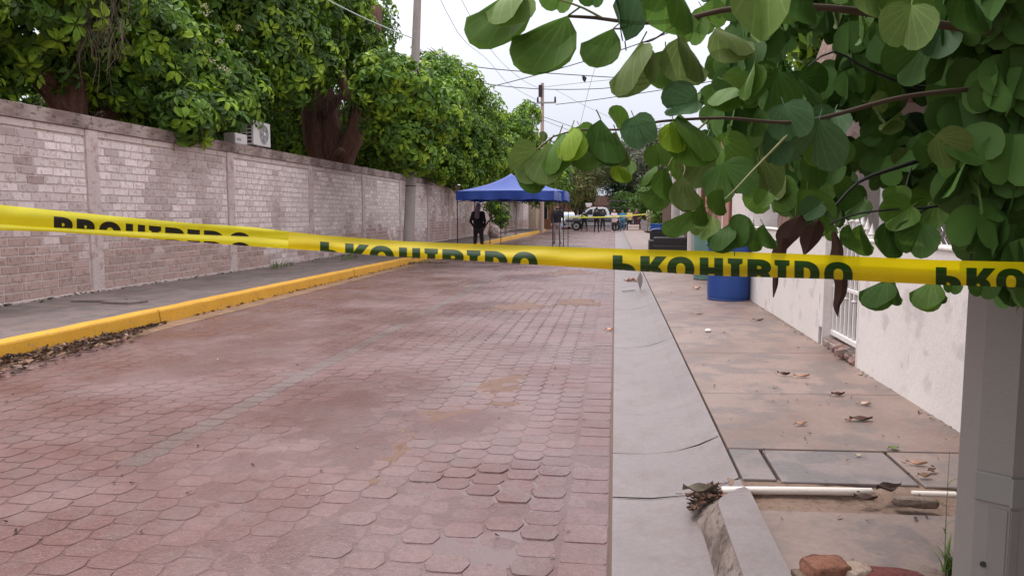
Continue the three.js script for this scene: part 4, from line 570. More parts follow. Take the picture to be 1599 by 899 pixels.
function person(label, pos, turn, o) {
  const H = o.h ?? 1.7, k = H / 1.7, t = thing('person', label, 'person', pos); t.rotation.y = turn;
  const hip = 0.90 * k, sh1 = 1.385 * k, nk = 1.47 * k, w = (o.w ?? 1), st = o.stride ?? 0, sp = o.spread ?? 0.03, B = [];
  const add = (a, b, ra, rb, c, kk = 0.035) => B.push([a, b, ra * w, rb * w, c, kk]);
  const top = o.top, pants = o.pants, skin = o.skin ?? [0.36, 0.20, 0.13], shoe = o.shoe ?? [0.02, 0.02, 0.02];
  for (const s of [-1, 1]) {
    const z = s * st; add([s * 0.085 * k, hip, 0], [s * (0.092 + sp) * k, 0.49 * k, z * 0.45 + 0.025], 0.098, 0.066, 'p'); add([s * (0.092 + sp) * k, 0.49 * k, z * 0.45 + 0.025], [s * (0.095 + sp * 1.6) * k, 0.09 * k, z], 0.064, 0.046, 'p');
    add([s * (0.095 + sp * 1.6) * k, 0.06 * k, z - 0.03], [s * (0.11 + sp * 1.9) * k, 0.035 * k, z + 0.15], 0.042, 0.034, 's');
    add([s * 0.055 * k, hip + 0.04, -0.01], [s * 0.075 * k, sh1 - 0.12, 0.005], 0.108, 0.118, 't', 0.06); add([0, sh1 - 0.03, -0.005], [s * 0.155 * k, sh1, -0.01], 0.085, 0.068, 't', 0.06);
  }
  add([0, sh1 + 0.02, -0.012], [0, nk + 0.03, 0.0], 0.06, 0.052, 'k');
  if (o.loose) add([0, hip - 0.05, 0], [0, sh1 - 0.2, 0], o.loose, o.loose * 0.9, 't', 0.08);
  const arms = { down: [[0.25, 1.10, -0.02], [0.245, 0.85, 0.05]], pocket: [[0.262, 1.10, -0.06], [0.19, 0.90, 0.08]], cross: [[0.235, 1.11, 0.05], [-0.03, 1.16, 0.21]], hip: [[0.37, 1.12, -0.06], [0.19, 0.98, 0.04]], fore: [[0.23, 1.10, -0.02], [0.16, 1.06, 0.24]], up: [[0.24, 1.14, 0.08], [0.10, 1.33, 0.22]] }, hands = [];
  [-1, 1].forEach((s, i) => { const [e, wr] = arms[(o.arms ?? ['down', 'down'])[i]], E = [s * e[0] * k, e[1] * k, e[2] + (st ? -s * st * 0.25 : 0)], W = [s * wr[0] * k, wr[1] * k, wr[2] + (st ? -s * st * 0.6 : 0)]; const cl = o.sleeve === 'short' ? 'a' : 't';
    add([s * 0.185 * k, sh1 - 0.01, -0.01], E, 0.064, 0.046, 't'); add(E, W, 0.044, 0.031, cl, 0.02); hands.push([s, E, W]); });
  const colour = { p: pants, s: shoe, t: top, k: skin, a: skin };
  const F = (x, y, z) => { let d = 9; for (const [a, b, ra, rb, , kk] of B) d = smin(d, cap(x, y, z, a, b, ra, rb), kk); return d; };
  const C = (x, y, z) => { let m = 9, c = 't'; for (const [a, b, ra, rb, cc] of B) { const d = cap(x, y, z, a, b, ra, rb); if (d < m) { m = d; c = cc; } } if (c === 'p' && y > (o.hem ?? 0.9) * k) c = 't'; if (c === 't' && y < (o.hem ?? 0.9) * k && Math.abs(x) < 0.24) c = 'p'; return colour[c]; };
  const body = [nets(F, [-0.48, -0.03, -0.5], [0.48, 1.58 * k, 0.5], o.cell ?? 0.028, C)];
  const hd = tint(HEAD.clone(), skin), hp = hd.attributes.position, hc = hd.attributes.color;
  for (let i = 0; i < hp.count; i++) { const x = Math.abs(hp.getX(i)), y = hp.getY(i), z = hp.getZ(i); if (z > 0.06 && Math.hypot(x - 0.031, y - 0.117) < 0.007) hc.setXYZ(i, 0.01, 0.008, 0.006); else if (z > 0.062 && Math.hypot((x - 0.031) / 1.5, y - 0.117) < 0.0085) hc.setXYZ(i, 0.5, 0.46, 0.43); else if (z > 0.07 && x < 0.023 && Math.abs(y - 0.051) < 0.008) hc.setXYZ(i, skin[0] * 0.85, skin[1] * 0.55, skin[2] * 0.55); else if (z > 0.055 && x > 0.014 && x < 0.05 && Math.abs(y - 0.142) < 0.006) hc.setXYZ(i, 0.02, 0.015, 0.012); else if (o.beard && y < 0.066 && z > 0.0 && !(x < 0.02 && Math.abs(y - 0.051) < 0.008)) hc.setXYZ(i, 0.025, 0.018, 0.014); }
  hd.scale(k, k, k).rotateX(o.nod ?? 0.08).rotateY(o.look ?? 0).translate(0, nk + 0.005, 0.015); body.push(hd);
  for (const [s, E, W] of hands) { const g = tint(HAND.clone(), s === 1 && o.glove ? o.glove : skin); if (s > 0) { } g.scale(s > 0 ? -k : k, k, k); const d = V(W[0] - E[0], W[1] - E[1], W[2] - E[2]).normalize(), q = new THREE.Quaternion().setFromUnitVectors(V(0, -1, 0), d); g.applyQuaternion(q); g.translate(...W); if (s > 0) { const ix = g.index.array; for (let i = 0; i < ix.length; i += 3) { const tt = ix[i]; ix[i] = ix[i + 1]; ix[i + 1] = tt; } g.computeVertexNormals(); } body.push(g); }
  part('body', body, std([1, 1, 1], { vertexColors: true, roughness: 0.85 }), t);
  const hcR = o.hair ?? [0.015, 0.012, 0.01], hy = nk + 0.005;
  const hairF = (x, y, z) => { let d = ell(x, y, z, 0, 0.142, -0.018, 0.086, 0.106, 0.102); d = Math.max(d, -(ell(x, y, z, 0, 0.075, 0.085, 0.07, 0.085, 0.10))); if (o.long) d = smin(d, Math.max(cap(x, y, z, [0, 0.1, -0.07], [0, -0.22, -0.12], 0.082, 0.085), z - 0.0), 0.03); else d = Math.max(d, 0.055 - y); return d; };
  part('hair', nets(hairF, [-0.13, -0.33, -0.25], [0.13, 0.265, 0.12], 0.012).scale(k, k, k).rotateX(o.nod ?? 0.08).rotateY(o.look ?? 0).translate(0, hy, 0.015), std(hcR, { roughness: 0.7 }), t);
  if (o.cap) { const cf = (x, y, z) => smin(Math.max(ell(x, y, z, 0, 0.15, -0.014, 0.094, 0.105, 0.108), 0.158 - y), o.beanie ? 9 : Math.max(ell(x, y, z, 0, 0.162, 0.09, 0.07, 0.012, 0.085), 0.0), 0.012); part('cap', nets(cf, [-0.12, 0.1, -0.14], [0.12, 0.28, 0.2], 0.011).scale(k, k, k).rotateX(o.nod ?? 0.08).rotateY(o.look ?? 0).translate(0, hy, 0.015), std(o.cap, { roughness: 0.8 }), t); }
  if (o.strap) part('vest_strap', nets((x, y, z) => Math.max(Math.abs(F(x, y, z)) - 0.022, Math.abs(y - (1.19 + x * o.strap) * k) - 0.05, Math.abs(x) - 0.2), [-0.25, 1.0, -0.24], [0.25, 1.4, 0.24], 0.02), std([0.62, 0.68, 0.06], { roughness: 0.6 }), t);
  return t;
}
const G0 = (x, y, h = 0) => { const v = onGround(x, y, h); return [v.x, h, v.z]; };
const BLK = [0.012, 0.011, 0.013];
person('person in a black hooded jacket and grey cap seen from behind, hands in pockets', [-4.62, 0.0, -25.4], Math.PI - 0.15, { h: 1.66, top: BLK, pants: [0.035, 0.03, 0.033], arms: ['pocket', 'pocket'], long: true, hair: [0.26, 0.20, 0.20], cap: [0.24, 0.22, 0.22], beanie: true, loose: 0.12, hem: 0.86, cell: 0.022 });
person('bearded person in a black jacket and pale trousers walking towards the camera, one blue glove', G0(870.3, 380.5), -0.08, { h: 1.77, top: [0.016, 0.012, 0.016], pants: [0.36, 0.30, 0.28], stride: 0.12, arms: ['down', 'down'], beard: true, hem: 0.90, cell: 0.022, loose: 0.125, glove: [0.08, 0.28, 0.6] });
person('person in dark uniform with a yellow shoulder vest beside the pickup door', G0(912.5, 360.3), Math.PI, { h: 1.66, top: [0.014, 0.016, 0.022], pants: BLK, strap: 0.5, spread: 0.08, cell: 0.032 });
person('tall person in black short sleeved uniform and cap, middle of the three beside the pickup', G0(931.5, 362.6), Math.PI - 0.3, { h: 1.82, top: [0.014, 0.012, 0.016], pants: [0.012, 0.01, 0.014], sleeve: 'short', cap: BLK, cell: 0.032 });
person('person in dark uniform facing the street, in front of the pickup rear wheel', G0(941, 360.2), 0.4, { h: 1.76, top: [0.018, 0.024, 0.03], pants: [0.012, 0.012, 0.016], arms: ['fore', 'hip'], cap: [0.015, 0.015, 0.018], cell: 0.032 });
person('person with folded arms in a long pale pink top and headscarf', G0(959, 361.6), 0.1, { h: 1.66, top: [0.66, 0.52, 0.52], pants: BLK, arms: ['cross', 'cross'], long: true, hair: [0.5, 0.25, 0.22], loose: 0.15, hem: 0.72, w: 1.08, shoe: [0.6, 0.5, 0.48], cell: 0.032 });
person('person in a bright teal shirt and jeans beside the motorcycle', G0(972, 361.8), -0.3, { h: 1.66, top: [0.02, 0.20, 0.36], pants: [0.05, 0.11, 0.19], sleeve: 'short', arms: ['down', 'fore'], cell: 0.032, w: 1.05 });
person('person in a yellow top standing behind the white crate', G0(983, 361.2), 0.2, { h: 1.68, top: [0.58, 0.42, 0.18], pants: BLK, sleeve: 'short', arms: ['fore', 'fore'], long: true, hair: [0.24, 0.12, 0.07], w: 1.06, cell: 0.032 });
person('person in a dark maroon shirt with one hand on the hip', G0(993.5, 361.2), -0.1, { h: 1.74, top: [0.05, 0.018, 0.028], pants: [0.06, 0.02, 0.04], sleeve: 'short', arms: ['up', 'hip'], w: 1.12, cell: 0.032, hair: [0.1, 0.05, 0.035] });
person('person in pale pink clothes and white cap on the right pavement', G0(1014, 362.3, 0.13), -0.5, { h: 1.7, top: [0.58, 0.44, 0.40], pants: [0.36, 0.26, 0.24], arms: ['fore', 'down'], cap: [0.7, 0.66, 0.62], w: 0.95, cell: 0.032 });

// ---------------------------------------------------------------- two blue canopies
function canopy(label, x0, x1, z0, z1, eave, peak, val, seed) {
  const cx = (x0 + x1) / 2, cz = (z0 + z1) / 2, t = thing('canopy_tent', label, 'canopy', [cx, 0, -cz], 'blue pop-up canopies over the street'), fab = phy([0.016, 0.058, 0.32], { roughness: 0.6, transmission: 0.12, thickness: 0, side: THREE.DoubleSide });
  const hx = (x1 - x0) / 2, hz = (z1 - z0) / 2, N = 22, pos = [], idx = [];
  for (let i = 0; i <= N; i++) for (let j = 0; j <= N; j++) { const u = i / N * 2 - 1, v = j / N * 2 - 1, m = Math.max(Math.abs(u), Math.abs(v)), o = Math.min(Math.abs(u), Math.abs(v)), f = 1 - m; const hgt = eave + (peak - eave) * (0.55 * f + 0.45 * f * f * f) - 0.10 * (1 - o / Math.max(m, 0.01)) * m * f * 2.2 + 0.012 * (vnoise(u * 5 + 9, v * 5 + 9, 32, seed) - 0.5); pos.push(u * hx, hgt, v * hz); }
  for (let i = 0; i < N; i++) for (let j = 0; j < N; j++) { const a = i * (N + 1) + j, b = a + N + 1; idx.push(a, a + 1, b, b, a + 1, b + 1); }
  const g = new THREE.BufferGeometry(); g.setAttribute('position', new THREE.Float32BufferAttribute(pos, 3)); g.setIndex(idx); g.computeVertexNormals(); part('roof', g, fab, t);
  for (const [a, b, n] of [[V(-hx, 0, hz), V(hx, 0, hz), 'z'], [V(hx, 0, hz), V(hx, 0, -hz), 'x'], [V(hx, 0, -hz), V(-hx, 0, -hz), 'z'], [V(-hx, 0, -hz), V(-hx, 0, hz), 'x']]) {
    const rows = []; for (let r = 0; r <= 4; r++) { const row = []; for (let i = 0; i <= 40; i++) { const s = i / 40, p = a.clone().lerp(b, s), wv = 0.02 * Math.sin(s * 34 + seed) * (r / 4) + 0.03 * Math.sin(s * 9 + seed * 2) * (r / 4), out = n === 'z' ? V(0, 0, Math.sign(p.z) * (wv + 0.004)) : V(Math.sign(p.x) * (wv + 0.004), 0, 0); row.push(p.add(out).setY(eave + 0.03 * Math.sin(s * Math.PI) * 0.6 - 0.0 - r / 4 * (val + 0.015 * Math.sin(s * 22)))); } rows.push(row); }
    const ps = [], ix = []; rows.forEach((row) => row.forEach((p) => ps.push(p.x, p.y, p.z))); for (let r = 0; r < 4; r++) for (let i = 0; i < 40; i++) { const q = r * 41 + i; ix.push(q, q + 41, q + 1, q + 1, q + 41, q + 42); } const vg = new THREE.BufferGeometry(); vg.setAttribute('position', new THREE.Float32BufferAttribute(ps, 3)); vg.setIndex(ix); vg.computeVertexNormals(); part('valance', vg, fab, t);
  }
  const lm = std([0.03, 0.03, 0.034], { roughness: 0.5, metalness: 0.4 });
  for (const sx of [-1, 1]) for (const sz of [-1, 1]) { const lg = part('leg', box(sx * (hx - 0.03) - 0.015, sx * (hx - 0.03) + 0.015, 0, eave - 0.02, sz * (hz - 0.03) - 0.015, sz * (hz - 0.03) + 0.015, 0.004), lm, t); void lg; part('foot_plate', box(sx * (hx - 0.03) - 0.05, sx * (hx - 0.03) + 0.05, 0.0, 0.008, sz * (hz - 0.03) - 0.05, sz * (hz - 0.03) + 0.05), lm, t); }
  for (const sz of [-1, 1]) for (let i = 0; i < 2; i++) { const xa = i ? 0 : -hx + 0.03, xb = i ? hx - 0.03 : 0; part('scissor_bar', [rod(V(xa, eave - 0.05, sz * (hz - 0.03)), V(xb, eave - 0.33, sz * (hz - 0.03)), 0.012, 5), rod(V(xa, eave - 0.33, sz * (hz - 0.03)), V(xb, eave - 0.05, sz * (hz - 0.03)), 0.012, 5)], lm, t); }
  return t;
}
{ const L = atZ(712, 300, 23), Rr = atZ(865, 300, 23); canopy('blue pop-up canopy over the left side of the street', L.x, Rr.x, 23, 26, atZ(790, 298, 23).y, atZ(790, 271, 24.5).y + 0.0, atZ(790, 298, 23).y - atZ(790, 312, 23).y, 3);
  canopy('second blue canopy, mostly hidden behind the first one', -4.85, -1.93, 29, 31.9, 2.2, 2.8, 0.36, 5); }

// ---------------------------------------------------------------- pickup, car, motorcycle at the far end
function wheel(t, x, y, z, r, w, side) { const g = new THREE.Group(); g.name = 'wheel'; g.position.set(x, y, z); t.add(g); part('tyre', new THREE.TorusGeometry(r - 0.09, 0.09, 10, 24).scale(1, 1, w / 0.18), M.black, g); part('rim', [new THREE.CylinderGeometry(r - 0.15, r - 0.15, w * 0.5, 20).rotateX(Math.PI / 2), ...[0, 1, 2, 3, 4, 5].map((i) => new THREE.BoxGeometry(0.07, (r - 0.14) * 2, 0.03).rotateZ(i * 0.5236).translate(0, 0, side * w * 0.3))], M.chrome, g); }
{
  const p = onGround(931, 360.2), t = thing('police_pickup', 'white, dark teal and silver police pickup with a cage over its bed', 'pickup', [p.x, 0, p.z - 1.0]);   // front points to -x
  const white = phy([0.72, 0.72, 0.72], { roughness: 0.3, clearcoat: 0.6 }), teal = phy([0.012, 0.05, 0.055], { roughness: 0.3, clearcoat: 0.6 }), navy = phy([0.012, 0.016, 0.035], { roughness: 0.3, clearcoat: 0.6 }), silver = phy([0.42, 0.40, 0.40], { roughness: 0.35, metalness: 0.4 });
  const W = 1.75, arch = (cx) => { const o = []; for (let i = 0; i <= 10; i++) { const a = Math.PI - i / 10 * Math.PI; o.push([cx + 0.47 * Math.cos(a), 0.40 + 0.47 * Math.sin(a)]); } return o; };
  part('body', extr([[-2.55, 0.45], ...arch(-1.62), ...arch(1.62), [2.55, 0.45], [2.58, 0.98], [1.0, 1.0], [-1.1, 1.02], [-2.0, 0.98], [-2.5, 0.9], [-2.6, 0.7]], W, 0.03), silver, t);
  part('upper_body', extr([[-2.5, 0.92], [2.57, 0.92], [2.58, 1.22], [-1.1, 1.24], [-1.95, 1.17], [-2.42, 1.08]], W - 0.02, 0.03), white, t);
  part('cab', extr([[-1.35, 1.2], [1.02, 1.2], [0.98, 1.5], [0.82, 1.80], [0.55, 1.86], [-0.25, 1.86], [-0.6, 1.78]], W - 0.16, 0.04), white, t);
  for (const s of [-1, 1]) { const zz = s * (W / 2 + 0.002);
    part('stripe', extr([[-2.45, 0.70], [2.56, 0.70], [2.56, 0.92], [-2.45, 0.86]], 0.02).translate(0, 0, zz), navy, t); part('stripe', extr([[-1.9, 0.93], [2.56, 0.93], [2.56, 1.08], [-1.9, 1.02]], 0.012).translate(0, 0, zz), teal, t);
    part('side_window', extr([[-1.1, 1.26], [-0.3, 1.26], [-0.3, 1.74], [-0.52, 1.72]], 0.02).translate(0, 0, s * (W / 2 - 0.075)), M.glass, t); part('side_window', extr([[-0.18, 1.26], [0.86, 1.26], [0.8, 1.5], [0.68, 1.74], [-0.18, 1.76]], 0.02).translate(0, 0, s * (W / 2 - 0.075)), M.glass, t);
    part('door_panel', extr([[-1.5, 0.96], [-0.75, 0.96], [-0.75, 1.14], [-1.5, 1.14]], 0.012).translate(0, 0, s * (W / 2 + 0.012)), std([0.5, 0.6, 0.55], { roughness: 0.4 }), t);
    for (const x of [-1.62, 1.62]) wheel(t, x, 0.37, s * (W / 2 - 0.13), 0.37, 0.24, s);
    part('mirror', new RoundedBoxGeometry(0.12, 0.16, 0.2, 2, 0.03).translate(-0.98, 1.3, s * (W / 2 + 0.1)), M.black, t); part('side_step', box(-1.1, 1.1, 0.34, 0.40, s * (W / 2 - 0.05) - 0.06, s * (W / 2 - 0.05) + 0.06, 0.01), M.black, t); part('headlight', new RoundedBoxGeometry(0.16, 0.16, 0.34, 2, 0.03).translate(-2.47, 0.92, s * 0.6), M.chrome, t); part('door_handle', box(-0.45, -0.27, 1.1, 1.13, s * (W / 2 + 0.01) - 0.015, s * (W / 2 + 0.01) + 0.015), M.black, t); }
  part('windscreen', extr([[-1.32, 1.24], [-1.30, 1.24], [-0.58, 1.77], [-0.60, 1.77]].map(([x, y]) => [x - 0.035, y + 0.02]), W - 0.34), M.glass, t); part('front_bumper', new RoundedBoxGeometry(0.2, 0.24, W, 2, 0.04).translate(-2.56, 0.5, 0), M.black, t); part('rear_bumper', new RoundedBoxGeometry(0.14, 0.16, W, 2, 0.03).translate(2.6, 0.5, 0), M.chrome, t);
  part('light_bar', extr([[-0.22, 1.93], [0.12, 1.93], [0.2, 2.22], [-0.3, 2.22]], 0.5, 0.02).translate(-0.6, 0, 0), white, t); part('roof_rack', box(-0.75, 0.35, 1.868, 1.93, -0.6, 0.6), std([0.2, 0.03, 0.03], { roughness: 0.5 }), t);
  const cg = []; for (const z of [-0.72, 0.72]) { for (const x of [1.15, 1.85, 2.5]) cg.push(rod(V(x, 1.2, z), V(x, 2.42, z), 0.035, 6)); cg.push(rod(V(1.1, 2.42, z), V(2.55, 2.42, z), 0.035, 6), rod(V(1.1, 1.85, z), V(2.55, 1.85, z), 0.025, 6)); } for (const x of [1.15, 1.85, 2.5]) cg.push(rod(V(x, 2.42, -0.72), V(x, 2.42, 0.72), 0.035, 6)); part('bed_cage', cg, M.black, t);
  const q = thing('parked_car', 'white car whose windscreen shows left of the pickup', 'car', [-4.55, 0, -69]); q.rotation.y = -Math.PI / 2 + 0.3;
  part('body', extr([[-2.1, 0.3], ...[0, 1, 2, 3, 4, 5, 6].map((i) => [-1.3 - 0.38 * Math.cos(i / 6 * Math.PI), 0.32 + 0.38 * Math.sin(i / 6 * Math.PI)]), ...[0, 1, 2, 3, 4, 5, 6].map((i) => [1.3 - 0.38 * Math.cos(i / 6 * Math.PI), 0.32 + 0.38 * Math.sin(i / 6 * Math.PI)]), [2.1, 0.3], [2.15, 0.8], [1.5, 0.95], [-1.4, 0.98], [-2.1, 0.85]], 1.7, 0.04), white, q); part('cabin', extr([[-1.3, 0.95], [1.3, 0.93], [0.55, 1.48], [-0.65, 1.48]], 1.45, 0.05), white, q);
  for (const s of [-1, 1]) { part('side_window', extr([[-1.05, 1.0], [0.95, 1.0], [0.45, 1.42], [-0.6, 1.42]], 0.02).translate(0, 0, s * 0.725), M.glass, q); for (const x of [-1.3, 1.3]) wheel(q, x, 0.31, s * 0.72, 0.31, 0.2, s); part('headlight', new RoundedBoxGeometry(0.1, 0.14, 0.3, 2, 0.03).translate(2.1, 0.7, s * 0.6), M.chrome, q); }
  part('windscreen', extr([[1.32, 0.98], [1.34, 0.98], [0.62, 1.45], [0.6, 1.45]].map(([x, y]) => [x - 0.01, y + 0.015]), 1.3), std([0.3, 0.35, 0.42], { roughness: 0.1 }), q);
  const mp = onGround(975, 361.4), m = thing('motorcycle', 'dark motorcycle parked behind the bystander in teal', 'motorcycle', [mp.x, 0, mp.z - 1.2]);
  for (const x of [-0.65, 0.65]) wheel(m, x, 0.31, 0, 0.31, 0.12, 1); part('frame', [rod(V(-0.65, 0.31, 0), V(-0.45, 0.9, 0), 0.035), rod(V(0.65, 0.31, 0), V(0.1, 0.55, 0), 0.03), rod(V(-0.45, 0.85, 0), V(0.1, 0.5, 0), 0.03), new RoundedBoxGeometry(0.4, 0.3, 0.25, 2, 0.05).translate(-0.05, 0.42, 0)], M.black, m); part('fuel_tank', new THREE.SphereGeometry(0.2, 12, 10).scale(1.3, 0.75, 0.7).translate(-0.2, 0.82, 0), phy([0.03, 0.03, 0.05], { roughness: 0.25, clearcoat: 0.7 }), m); part('seat', new RoundedBoxGeometry(0.7, 0.1, 0.24, 2, 0.04).translate(0.35, 0.78, 0), M.black, m); part('handlebar', rod(V(-0.42, 0.98, -0.33), V(-0.42, 0.98, 0.33), 0.018), M.chrome, m); part('headlight', new THREE.SphereGeometry(0.09, 10, 8).translate(-0.58, 0.86, 0), M.chrome, m);
  const c = onGround(989.5, 364), cr = thing('white_crate', 'pale slatted crate standing on the street before the bystanders', 'crate', [c.x, 0, c.z - 0.3]); const cm = std([0.66, 0.52, 0.47], { roughness: 0.8 });
  part('base', box(-0.38, 0.38, 0, 0.04, -0.25, 0.25), cm, cr); for (const s of [-1, 1]) { for (let i = 0; i < 3; i++) part('slat', box(-0.38, 0.38, 0.06 + i * 0.19, 0.21 + i * 0.19, s * 0.25 - 0.01, s * 0.25 + 0.01), cm, cr); part('end_panel', box(s * 0.37 - 0.01, s * 0.37 + 0.01, 0.04, 0.6, -0.24, 0.24), cm, cr); for (const z of [-1, 1]) part('corner_post', box(s * 0.345 - 0.02, s * 0.345 + 0.02, 0.04, 0.62, z * 0.215 - 0.02, z * 0.215 + 0.02), std([0.5, 0.36, 0.3], { roughness: 0.8 }), cr); }
  const ft = part('barrier_tape', (() => { const A = atZ(866, 338.5, 55), Bq = atZ(1011, 334, 55), N = 30, ps = [], ix = []; for (let i = 0; i <= N; i++) { const s = i / N, q2 = A.clone().lerp(Bq, s); q2.y -= 0.12 * Math.sin(s * Math.PI); ps.push(q2.x, q2.y + 0.035, q2.z, q2.x, q2.y - 0.035, q2.z + 0.02); if (i < N) { const a = i * 2; ix.push(a, a + 1, a + 2, a + 2, a + 1, a + 3); } } const g = new THREE.BufferGeometry(); g.setAttribute('position', new THREE.Float32BufferAttribute(ps, 3)); g.setIndex(ix); g.computeVertexNormals(); return g; })(), std([0.66, 0.60, 0.04], { roughness: 0.4, side: THREE.DoubleSide }), scene); ft.name = numbered('barrier_tape'); ft.userData = { label: 'distant thin yellow barrier tape stretched before the pickup and bystanders', category: 'tape' };
  for (const [x, lab] of [[866, 'thin stake holding the left end of the distant tape'], [1011, 'thin green stake holding the right end of the distant tape']]) { const a = atZ(x, x < 900 ? 338.5 : 334, 55), s = thing('tape_stake', lab, 'stake', [a.x, 0, -55]); part('stake', rod(V(0, -0.05, 0), V(0, a.y + 0.1, 0), 0.02, 6, 0.016), x < 900 ? M.dark : std([0.25, 0.42, 0.12], { roughness: 0.7 }), s); part('knot', new THREE.TorusGeometry(0.03, 0.012, 5, 10).rotateX(Math.PI / 2).translate(0, a.y, 0), std([0.66, 0.60, 0.04], { roughness: 0.4 }), s); }
}
// ---------------------------------------------------------------- barrels, seat, chair, sack and plant
function barrel(label, pos, r, h, c, bands = true) {
  const t = thing('plastic_barrel', label, 'barrel', pos), m = phy(c, { roughness: 0.42, bumpMap: rep(grain, 2, 2), bumpScale: 0.003 });
  const pr = [[0, 0.012], [r * 0.88, 0.0], [r * 0.96, 0.012], [r * 0.985, 0.05], [r, h * 0.12], [r, h * 0.3], [r * 1.012, h * 0.33], [r, h * 0.36], [r * 1.0, h * 0.62], [r * 1.012, h * 0.65], [r, h * 0.68], [r * 0.985, h * 0.9], [r * 0.94, h * 0.965], [r * 0.99, h * 0.975], [r * 0.99, h], [r * 0.9, h], [r * 0.9, h * 0.965], [0, h * 0.96]];
  part('drum', new THREE.LatheGeometry(pr.map(([a, b]) => new THREE.Vector2(a, b)), 36), m, t);
  part('base_ring', new THREE.TorusGeometry(r * 0.95, 0.014, 6, 36).rotateX(Math.PI / 2).translate(0, 0.016, 0), std(c.map((x) => x * 0.7), { roughness: 0.5 }), t);
  if (bands) for (const a of [0, Math.PI]) part('handle', sweep([V(r * 0.98 * Math.cos(a), h * 0.86, -0.07), V(r * 1.08 * Math.cos(a), h * 0.9, 0), V(r * 0.98 * Math.cos(a), h * 0.86, 0.07)], () => 0.014, 6), m, t);
  return t;
}
{
  const b = onGround(1142, 471, walkY(1.3)); barrel('tall blue plastic barrel standing on the pavement against the white wall', [b.x, walkY(b.x) - 0.006, b.z - 0.27], 0.285, 0.86, [0.012, 0.055, 0.24]);
  const dm = std([0.22, 0.27, 0.36], { roughness: 0.8 }); void dm;
  const g = onGround(1106, 437, 0.14); const gb = barrel('green plastic bin with a lid behind the tall blue barrel', [g.x + 0.03, walkY(g.x), g.z - 0.2], 0.27, 0.92, [0.11, 0.21, 0.185], false); part('lid', new THREE.LatheGeometry([[0, 0.97], [0.2, 0.965], [0.285, 0.93], [0.30, 0.90], [0.28, 0.90]].map(([a, c]) => new THREE.Vector2(a, c)), 32), std([0.10, 0.22, 0.20], { roughness: 0.45 }), gb);
  const c = atZ(1028, 345, 23); barrel('blue plastic barrel farther along, behind the black seat', [c.x + 0.05, walkY(1.3), -23.2], 0.27, 0.9, [0.012, 0.07, 0.30]);
  // black seat
  const s = onGround(1042, 407, 0.14), t = thing('old_armchair', 'boxy black old armchair with cardboard on top, right pavement', 'armchair', [s.x, walkY(1.1), s.z - 0.35]); const bm = std([0.016, 0.013, 0.014], { roughness: 0.5 });
  part('seat', new RoundedBoxGeometry(0.86, 0.30, 0.62, 3, 0.05).translate(0.06, 0.27, 0.04), bm, t); part('front_pad', new RoundedBoxGeometry(0.84, 0.22, 0.2, 3, 0.05).translate(0.07, 0.50, 0.24), bm, t); part('backrest', new RoundedBoxGeometry(0.72, 0.64, 0.2, 3, 0.05).translate(-0.05, 0.45, -0.34), bm, t); for (const sx of [-1, 1]) part('armrest', new RoundedBoxGeometry(0.14, 0.42, 0.66, 3, 0.04).translate(sx * 0.41 + 0.03, 0.32, 0.0), bm, t);
  for (const sx of [-1, 1]) for (const sz of [-1, 1]) part('leg', new THREE.CylinderGeometry(0.025, 0.02, 0.13, 8).translate(0.05 + sx * 0.36, 0.065, sz * 0.24), M.dark, t);
  const cb = thing('cardboard_sheet', 'bent piece of cardboard lying on top of the black armchair', 'cardboard', [s.x - 0.05, walkY(1.1) + 0.775, s.z - 0.7]); part('sheet', loft([0, 1, 2, 3, 4, 5, 6].map((i) => [-1, 1].map((k2) => V(-0.34 + i * 0.12, 0.005 + 0.035 * Math.abs(Math.sin(i * 0.9)), k2 * 0.14)))), std([0.55, 0.42, 0.34], { roughness: 0.9, side: THREE.DoubleSide }), cb);
  const sc = thing('scrap_heap', 'small heap of cloth scraps left of the black armchair', 'scraps', [s.x - 0.62, walkY(0.8), s.z - 0.5]); const R = rngOf(3); for (let i = 0; i < 7; i++) part('scrap', new THREE.DodecahedronGeometry(0.07 + 0.05 * R(), 1).scale(1.3, 0.7, 1).rotateY(R() * 6).translate((R() - 0.5) * 0.3, 0.06 + 0.05 * R() * (i > 3 ? 2 : 0.3), (R() - 0.5) * 0.3), std(i % 3 ? [0.08, 0.05, 0.04] : [0.6, 0.52, 0.48], { roughness: 0.9 }), sc);
  // round chair by the wall
  const ch = onGround(798, 366.5, HL), ct = thing('metal_armchair', 'curved brown metal armchair standing against the brick wall', 'chair', ch); const cm = std([0.20, 0.13, 0.10], { roughness: 0.6 });
  const hoop = []; for (let i = 0; i <= 12; i++) { const a = i / 12 * Math.PI; hoop.push(V(0.30 * Math.cos(a), 0.42 + 0.36 * Math.sin(a), -0.05 * Math.sin(a))); } part('back_hoop', sweep(hoop, () => 0.026, 7), cm, ct); part('seat', new RoundedBoxGeometry(0.48, 0.05, 0.46, 2, 0.02).translate(0, 0.40, 0.2), cm, ct); for (const x of [-0.29, 0.29]) for (const z of [0, 0.4]) part('leg', rod(V(x, 0, z), V(x, 0.43, z), 0.024, 6), cm, ct); for (let i = -2; i <= 2; i++) part('back_slat', rod(V(i * 0.09, 0.40, 0), V(i * 0.08, 0.76 - Math.abs(i) * 0.04, -0.04), 0.014, 5), cm, ct);
